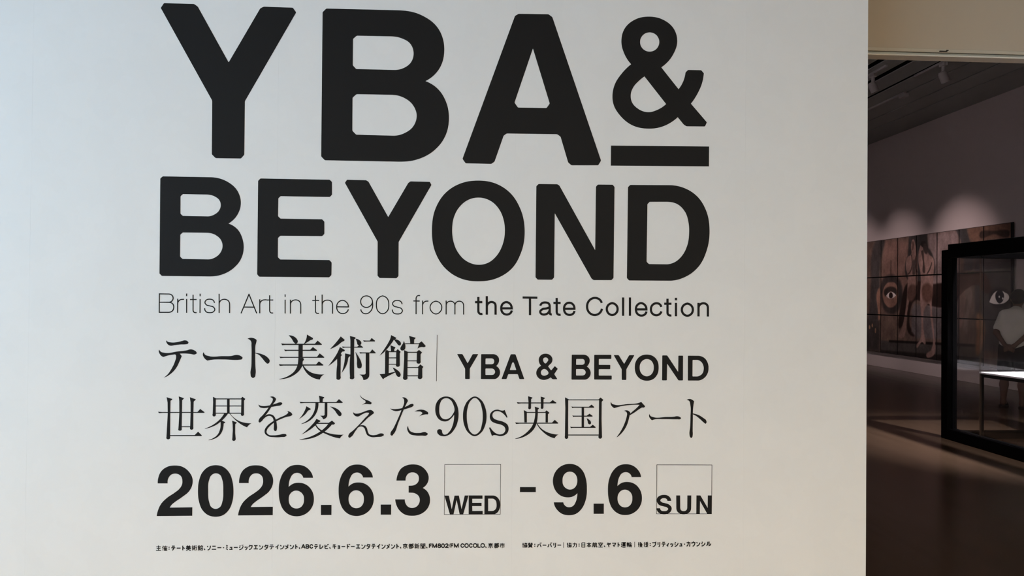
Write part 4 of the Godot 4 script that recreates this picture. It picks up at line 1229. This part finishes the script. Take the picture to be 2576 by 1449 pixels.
	"to_light": ["K5", 0.0, "1763,258 ~1815,240 ~1868,255 1900,285 ~1890,335 ~1880,420 ~1876,600 ~1873,800 ~1873,895 ~1864,928 ~1847,940 ~1826,920 ~1816,878 ~1827,750 ~1834,560 ~1830,340 ~1815,282 ~1790,263 |1874,500 ~1960,521 ~2060,577 ~2116,625 ~2123,660 ~2105,684 ~2080,668 ~2000,597 ~1930,542 1874,515"],
}
# strokes of even width: [sheet, width, strokes]
const STROKE := [
	["A3", 9.0, "71,1081 >150,1082 ~180,1095 ~188,1117 ~179,1140 <150,1152 71,1152 |71,1152 >155,1153 ~186,1168 ~193,1196 ~183,1224 <150,1238 71,1238 |71,1076 70,1242"],
	["A3", 9.0, "227,1122 226,1242 |226,1170 ~235,1142 <260,1128 281,1127"],
	["A3", 9.0, "303,1078 303,1100 |303,1124 303,1242"],
	["A3", 9.0, "358,1088 >358,1215 ~364,1235 388,1240 |332,1129 388,1129"],
	["A3", 9.0, "418,1079 418,1101 |418,1125 417,1243"],
	["A3", 9.0, "540,1158 ~530,1136 ~500,1126 ~470,1134 ~459,1154 ~470,1173 ~500,1183 ~533,1195 ~543,1214 ~530,1234 ~500,1241 ~468,1232 457,1203"],
	["A3", 9.0, "580,1080 580,1243 |580,1170 ~592,1139 ~625,1127 ~658,1140 <669,1170 669,1244"],
	["A3", 9.0, "766,1247 834,1084 900,1247 |790,1193 878,1194"],
	["A3", 9.0, "926,1127 926,1246 |926,1174 ~937,1144 <962,1132 984,1131"],
	["A3", 9.0, "1010,1093 >1010,1218 ~1016,1238 1040,1243 |985,1133 1041,1133"],
	["A3", 9.0, "1142,1085 1142,1107 |1142,1130 1142,1248"],
	["A3", 9.0, "1187,1130 1187,1249 |1187,1174 ~1199,1144 ~1232,1132 ~1264,1145 <1275,1175 1275,1250"],
	["A3", 9.0, "1400,1095 >1400,1222 ~1406,1242 1430,1246 |1373,1137 1431,1137"],
	["A3", 9.0, "1457,1087 1457,1249 |1457,1176 ~1469,1146 ~1503,1134 ~1536,1147 <1546,1178 1546,1250"],
	["A3", 9.0, "1580,1191 1681,1192 ~1668,1156 ~1630,1136 ~1593,1155 ~1581,1192 ~1594,1231 ~1632,1249 ~1664,1238 1681,1212"],
	["A3", 9.0, "1786,1212 ~1800,1240 ~1833,1250 ~1870,1228 ~1887,1160 ~1873,1115 ~1835,1098 ~1798,1113 ~1785,1147 ~1799,1182 ~1835,1196 ~1869,1182 1886,1148"],
	["A3", 9.0, "1972,1098 ~2009,1118 ~2025,1174 ~2009,1230 ~1972,1250 ~1935,1230 ~1919,1174 ~1935,1118 ~1972,1098"],
	["A3", 9.0, "2138,1169 ~2128,1147 ~2098,1137 ~2068,1145 ~2057,1165 ~2068,1184 ~2098,1194 ~2131,1206 ~2141,1225 ~2128,1245 ~2098,1252 ~2066,1243 2055,1214"],
	["A3", 9.0, "2291,1096 ~2266,1100 <2257,1122 2257,1254 |2234,1141 2288,1142"],
	["A4", 9.0, "10,1138 10,1255 |10,1182 ~21,1154 <40,1143 60,1142"],
	["A4", 9.0, "124,1143 ~159,1160 ~174,1196 ~159,1234 ~124,1252 ~89,1234 ~74,1196 ~89,1160 ~124,1143"],
	["A4", 9.0, "211,1138 211,1256 |211,1184 ~221,1154 ~249,1143 ~276,1154 <286,1182 286,1256 |286,1184 ~296,1154 ~323,1143 ~350,1154 <360,1183 360,1257"],
	["A4", 19.0, "485,1107 >485,1222 ~492,1245 520,1251 |457,1151 519,1151"],
	["A4", 19.0, "557,1100 557,1258 |557,1192 ~569,1162 ~600,1150 ~625,1162 <632,1190 632,1258"],
	["A4", 19.0, "672,1204 769,1204 ~757,1168 ~724,1151 ~691,1168 ~680,1205 ~692,1241 ~726,1257 ~756,1247 770,1222"],
	["A4", 19.0, "862,1112 988,1114 |925,1113 925,1262"],
	["A4", 19.0, "1013,1182 ~1025,1162 ~1055,1154 ~1084,1163 <1093,1188 >1093,1235 ~1097,1252 1111,1256 |1093,1195 ~1065,1205 ~1030,1212 ~1012,1234 ~1022,1251 ~1046,1257 ~1078,1244 1093,1215"],
	["A4", 19.0, "1152,1115 >1152,1230 ~1159,1252 1186,1258 |1124,1158 1186,1158"],
	["A4", 19.0, "1207,1208 1303,1208 ~1292,1172 ~1259,1156 ~1226,1172 ~1215,1209 ~1227,1245 ~1261,1260 ~1291,1250 1304,1226"],
	["A4", 19.0, "1536,1158 ~1515,1127 ~1477,1115 ~1432,1135 ~1411,1188 ~1430,1240 ~1476,1261 ~1516,1246 1538,1207"],
	["A4", 19.0, "1625,1160 ~1657,1175 ~1671,1210 ~1657,1246 ~1625,1261 ~1593,1246 ~1579,1210 ~1593,1175 ~1625,1160"],
	["A4", 19.0, "1718,1111 1718,1268"], ["A4", 19.0, "1776,1111 1776,1268"],
	["A4", 19.0, "1819,1213 1916,1213 ~1904,1177 ~1871,1160 ~1838,1177 ~1827,1214 ~1839,1250 ~1873,1266 ~1903,1256 1917,1231"],
	["A4", 19.0, "2043,1192 ~2028,1168 ~1999,1161 ~1966,1178 ~1955,1212 ~1966,1247 ~1999,1263 ~2028,1254 2044,1230"],
	["A4", 19.0, "2096,1122 >2096,1238 ~2103,1258 2129,1264 |2068,1165 2130,1165"],
	["A4", 19.0, "2168,1114 2168,1136 |2168,1157 2168,1272"],
	["A4", 19.0, "2265,1164 ~2298,1180 ~2312,1216 ~2298,1252 ~2265,1267 ~2232,1252 ~2218,1216 ~2232,1180 ~2265,1164"],
	["A4", 19.0, "2360,1157 2360,1273 |2360,1205 ~2372,1173 ~2403,1161 ~2431,1173 <2440,1202 2440,1274"],
]
# the small gothic letters, on a field of 100 by 100
const SMALL := {
	"主": "42,0 58,13 |8,22 92,22 |14,54 86,54 |2,95 98,95 |50,22 50,95",
	"催": "25,2 5,46 |17,32 17,100 |36,8 36,26 94,26 94,8 |65,2 65,26 |45,34 32,60 |43,48 43,100 |43,50 97,50 |43,66 93,66 |43,82 93,82 |43,97 98,97 |70,36 68,97",
	"：": "50,22 50,42 |50,62 50,82",
	"テ": "18,10 85,10 |2,44 98,44 |55,44 ~50,72 25,97", "ー": "2,52 98,52", "ト": "15,2 15,98 |15,38 92,62",
	"美": "28,0 36,14 |72,0 64,14 |8,18 92,18 |14,34 86,34 |2,51 98,51 |5,68 95,68 |50,18 50,51 |50,51 ~44,80 5,99 |50,68 ~62,88 96,99",
	"術": "22,2 3,28 |24,24 3,56 |15,45 15,100 |30,24 62,24 |46,4 46,100 |54,6 60,16 |42,40 30,84 |52,38 62,78 |70,12 98,12 |66,42 100,42 |85,42 85,92 72,97",
	"館": "24,2 2,36 |26,4 46,24 |24,20 24,32 |12,36 38,36 38,66 12,66 |12,36 12,92 |12,51 38,51 |4,95 42,88 |36,72 46,96 |74,0 74,14 |54,30 54,16 96,16 96,30 |60,36 60,100 |60,36 88,36 88,60 60,60 |60,72 92,72 92,96 60,96",
	"、": "15,68 85,96", "ソ": "5,14 25,38 |95,8 ~82,62 15,98", "ニ": "14,20 86,20 |2,84 98,84", "・": "50,43 50,63",
	"ミ": "20,4 90,20 |12,36 82,52 |5,72 95,96", "ュ": "15,48 75,48 70,88 |2,90 98,90", "ジ": "14,14 36,28 |4,44 28,58 |8,97 ~64,78 95,26 |66,2 76,16 |88,0 96,12",
	"ッ": "8,40 20,62 |42,34 52,56 |95,38 ~78,80 25,100", "ク": "40,3 5,50 |36,18 92,18 ~74,70 15,98", "エ": "10,18 90,18 |50,18 50,84 |2,86 98,86",
	"ン": "5,18 34,38 |6,96 ~66,75 97,24", "タ": "40,3 4,50 |36,18 92,18 ~72,72 8,99 |30,42 75,68", "イ": "95,4 ~60,38 3,56 |60,36 60,99", "メ": "88,2 ~64,66 4,97 |18,28 92,76",
	"レ": "10,6 10,92 ~62,78 98,34", "ビ": "10,12 >10,72 ~16,88 <36,92 84,92 |10,54 70,34 |72,2 80,18 |90,0 98,14", "キ": "8,24 85,18 |2,60 98,50 |40,2 58,100",
	"ョ": "10,40 88,40 88,98 |12,66 88,66 |5,94 88,94", "ド": "15,2 15,98 |15,40 80,62 |62,4 72,20 |86,0 96,16",
	"京": "50,0 50,12 |3,16 97,16 |20,32 80,32 80,54 20,54 20,32 |50,54 50,92 36,98 |26,66 8,92 |74,66 94,92",
	"都": "8,16 55,16 |32,2 32,34 |2,36 62,36 |60,6 ~42,40 5,62 |20,52 20,100 |20,52 52,52 52,98 |20,72 52,72 |20,94 52,94 |70,6 70,100 |70,8 94,8 82,44 ~97,60 94,76 78,80",
	"新": "26,0 26,12 |4,14 52,14 |14,22 18,36 |40,22 36,36 |2,40 54,40 |4,62 52,62 |28,40 28,100 |26,64 4,92 |30,66 50,86 |90,4 64,14 |64,14 ~63,70 54,100 |64,44 100,44 |84,44 84,100",
	"聞": "6,4 6,100 |6,6 40,6 40,40 6,40 |6,23 40,23 |60,4 60,40 |60,6 94,6 94,96 84,100 |60,40 94,40 |60,23 94,23 |22,52 78,52 |34,52 34,96 |66,52 66,100 |34,66 66,66 |34,80 66,80 |20,96 80,92",
	"市": "50,0 50,16 |2,20 98,20 |14,40 14,88 |14,42 86,42 86,84 74,88 |50,20 50,100",
	"協": "2,30 34,30 |18,4 18,100 |44,16 94,16 88,46 |64,2 ~60,34 40,48 |36,58 64,58 60,98 |50,50 ~48,84 34,98 |70,58 98,58 94,98 |84,50 ~82,84 68,98",
	"賛": "8,12 44,12 |2,26 46,26 |26,0 ~22,32 4,42 |28,28 44,40 |58,12 94,12 |52,26 98,26 |76,0 ~72,32 54,42 |78,28 96,40 |20,48 80,48 80,86 20,86 20,48 |20,61 80,61 |20,74 80,74 |34,88 8,100 |66,88 92,100",
	"バ": "30,28 ~24,66 3,92 |62,26 ~80,60 92,90 |70,2 78,18 |90,0 98,14", "リ": "14,6 14,62 |86,4 >86,50 ~76,82 35,98",
	"力": "4,28 92,28 88,90 70,96 |46,2 ~42,62 5,98", "日": "8,4 8,100 |8,6 92,6 92,100 |8,50 92,50 |8,95 92,95",
	"本": "50,0 50,100 |3,24 97,24 |46,26 ~32,56 4,78 |54,26 ~68,56 96,78 |28,76 72,76",
	"航": "26,0 18,14 |12,16 12,62 2,98 |12,16 42,16 42,94 34,98 |2,54 52,54 |26,26 30,40 |26,66 30,80 |72,0 72,16 |52,20 98,20 |62,36 62,64 52,98 |62,36 86,36 86,92 98,94 98,80",
	"空": "50,0 50,12 |6,30 6,14 94,14 94,30 |36,16 ~30,40 6,50 |62,16 62,40 92,42 |16,58 84,58 |50,58 50,94 |3,96 97,96",
	"ヤ": "3,40 92,22 70,52 |28,4 58,100", "マ": "4,18 94,18 ~78,48 46,74 |28,50 62,92",
	"運": "8,6 18,20 |3,38 18,38 18,78 |18,78 3,94 |8,84 ~30,98 98,97 |32,16 32,6 96,6 96,16 |36,20 92,20 |42,32 86,32 86,62 42,62 42,32 |42,47 86,47 |32,76 96,76 |64,12 64,88",
	"輸": "2,16 44,16 |8,30 40,30 40,62 8,62 8,30 |8,46 40,46 |2,78 46,78 |24,2 24,100 |72,2 48,32 |72,2 98,32 |60,34 84,34 |54,48 54,100 |54,48 74,48 74,98 |54,64 74,64 |54,78 74,78 |84,48 84,84 |96,44 96,96 88,100",
	"後": "26,2 4,28 |28,24 4,56 |17,44 17,100 |66,2 42,22 76,28 40,50 94,48 |80,36 94,52 |60,54 40,78 |56,66 86,66 ~68,88 36,100 |52,74 ~70,92 98,99",
	"援": "3,24 34,24 |3,64 36,54 |20,2 20,92 8,97 |92,4 46,10 |50,18 54,30 |66,16 70,28 |92,16 82,30 |42,34 96,34 |40,50 98,50 |62,34 ~58,78 38,98 |56,66 88,66 ~70,90 44,99 |56,72 ~72,90 98,99",
	"ブ": "3,16 84,16 ~70,70 14,98 |70,0 78,10 |90,0 98,8", "ィ": "95,28 ~60,60 4,74 |60,58 60,99", "シ": "14,12 40,26 |4,42 30,56 |8,97 ~64,78 97,28",
	"カ": "4,24 92,24 88,92 68,96 |48,2 ~42,64 5,98", "ウ": "50,0 50,20 |8,50 8,22 94,22 ~78,74 26,98", "ル": "30,10 ~26,64 3,94 |60,6 60,90 ~86,78 98,48",
	"A": "4,99 50,4 96,99 |22,68 78,68", "B": "12,3 12,97 |12,7 >55,7 ~86,28 <55,48 12,48 |12,48 >58,48 ~92,72 <58,94 12,94", "C": "94,34 ~55,6 ~10,50 ~55,94 94,66",
	"F": "14,3 14,99 |14,8 96,8 |14,50 86,50", "M": "10,99 10,6 50,90 90,6 90,99", "8": "50,6 ~84,26 ~50,48 ~16,26 50,6 |50,48 ~92,72 ~50,95 ~8,72 50,48",
	"0": "50,6 ~84,22 ~92,50 ~84,80 ~50,95 ~16,80 ~8,50 ~16,22 50,6", "2": "12,34 ~48,6 ~88,32 ~50,66 10,93 96,93", "O": "50,6 ~84,20 ~94,50 ~84,82 ~50,95 ~16,82 ~6,50 ~16,20 50,6", "L": "12,3 12,93 96,93", "/": "88,-4 10,106", "｜": "50,-4 50,104",
}
# the characters of the two credit lines: character and its two sides, per ruler [left, top, step]
const CREDIT_A := [
	[380.0, 0.093168, "主 125 280 催 292 445 ： 465 510 テ 538 665 ー 683 808 ト 838 922 美 932 1085 術 1093 1245 館 1253 1408 、 1420 1470 ソ 1505 1615 ニ 1630 1770 ー 1783 1910 ・ 1935 1980 ミ 2010 2085 ュ 2105 2210 ー 2225 2350 ジ 2365 2500"],
	[600.0, 0.093168, "ッ 160 245 ク 262 385 エ 400 535 ン 550 672 タ 690 808 テ 825 965 イ 983 1095 ン 1113 1240 メ 1245 1355 ン 1378 1500 ト 1527 1612 、 1622 1670 A 1697 1803 B 1815 1905 C 1920 2010 テ 2030 2155 レ 2183 2290 ビ 2318 2440 、 2445 2495"],
	[820.0, 0.093168, "キ 165 290 ョ 305 385 ー 410 530 ド 558 655 ー 665 785 エ 800 933 ン 945 1070 タ 1088 1200 テ 1222 1345 イ 1360 1470 ン 1490 1612 メ 1620 1728 ン 1750 1870 ト 1897 1980 、 1990 2040 京 2066 2212 都 2222 2370 新 2383 2527"],
	[1040.0, 0.093168, "聞 180 328 、 335 385 F 420 497 M 510 637 8 655 742 0 755 842 2 853 947 / 945 1003 F 1003 1082 M 1095 1222 C 1273 1367 O 1383 1487 C 1503 1594 O 1613 1717 L 1733 1812 O 1816 1924 、 1930 1980 京 2013 2152 都 2166 2312 市 2323 2470"],
]
const CREDIT_B := [
	[1300.0, 0.09705, "協 135 275 賛 285 420 ： 447 487 バ 512 647 ー 660 775 バ 788 917 リ 943 1022 ー 1043 1160 ｜ 1195 1230 協 1287 1420 力 1437 1562 ： 1595 1635 日 1672 1780 本 1803 1940 航 1953 2087 空 2105 2237 、 2250 2300 ヤ 2323 2442 マ 2460 2574"],
	[1550.0, 0.09705, "ト 33 107 運 118 255 輸 266 406 ｜ 460 497 後 558 690 援 703 838 ： 864 902 ブ 925 1047 リ 1070 1147 テ 1170 1287 ィ 1293 1370 ッ 1396 1480 シ 1500 1617 ュ 1628 1724 ・ 1750 1793 カ 1813 1927 ウ 1950 2052 ン 2070 2180 シ 2198 2315 ル 2330 2463"],
]
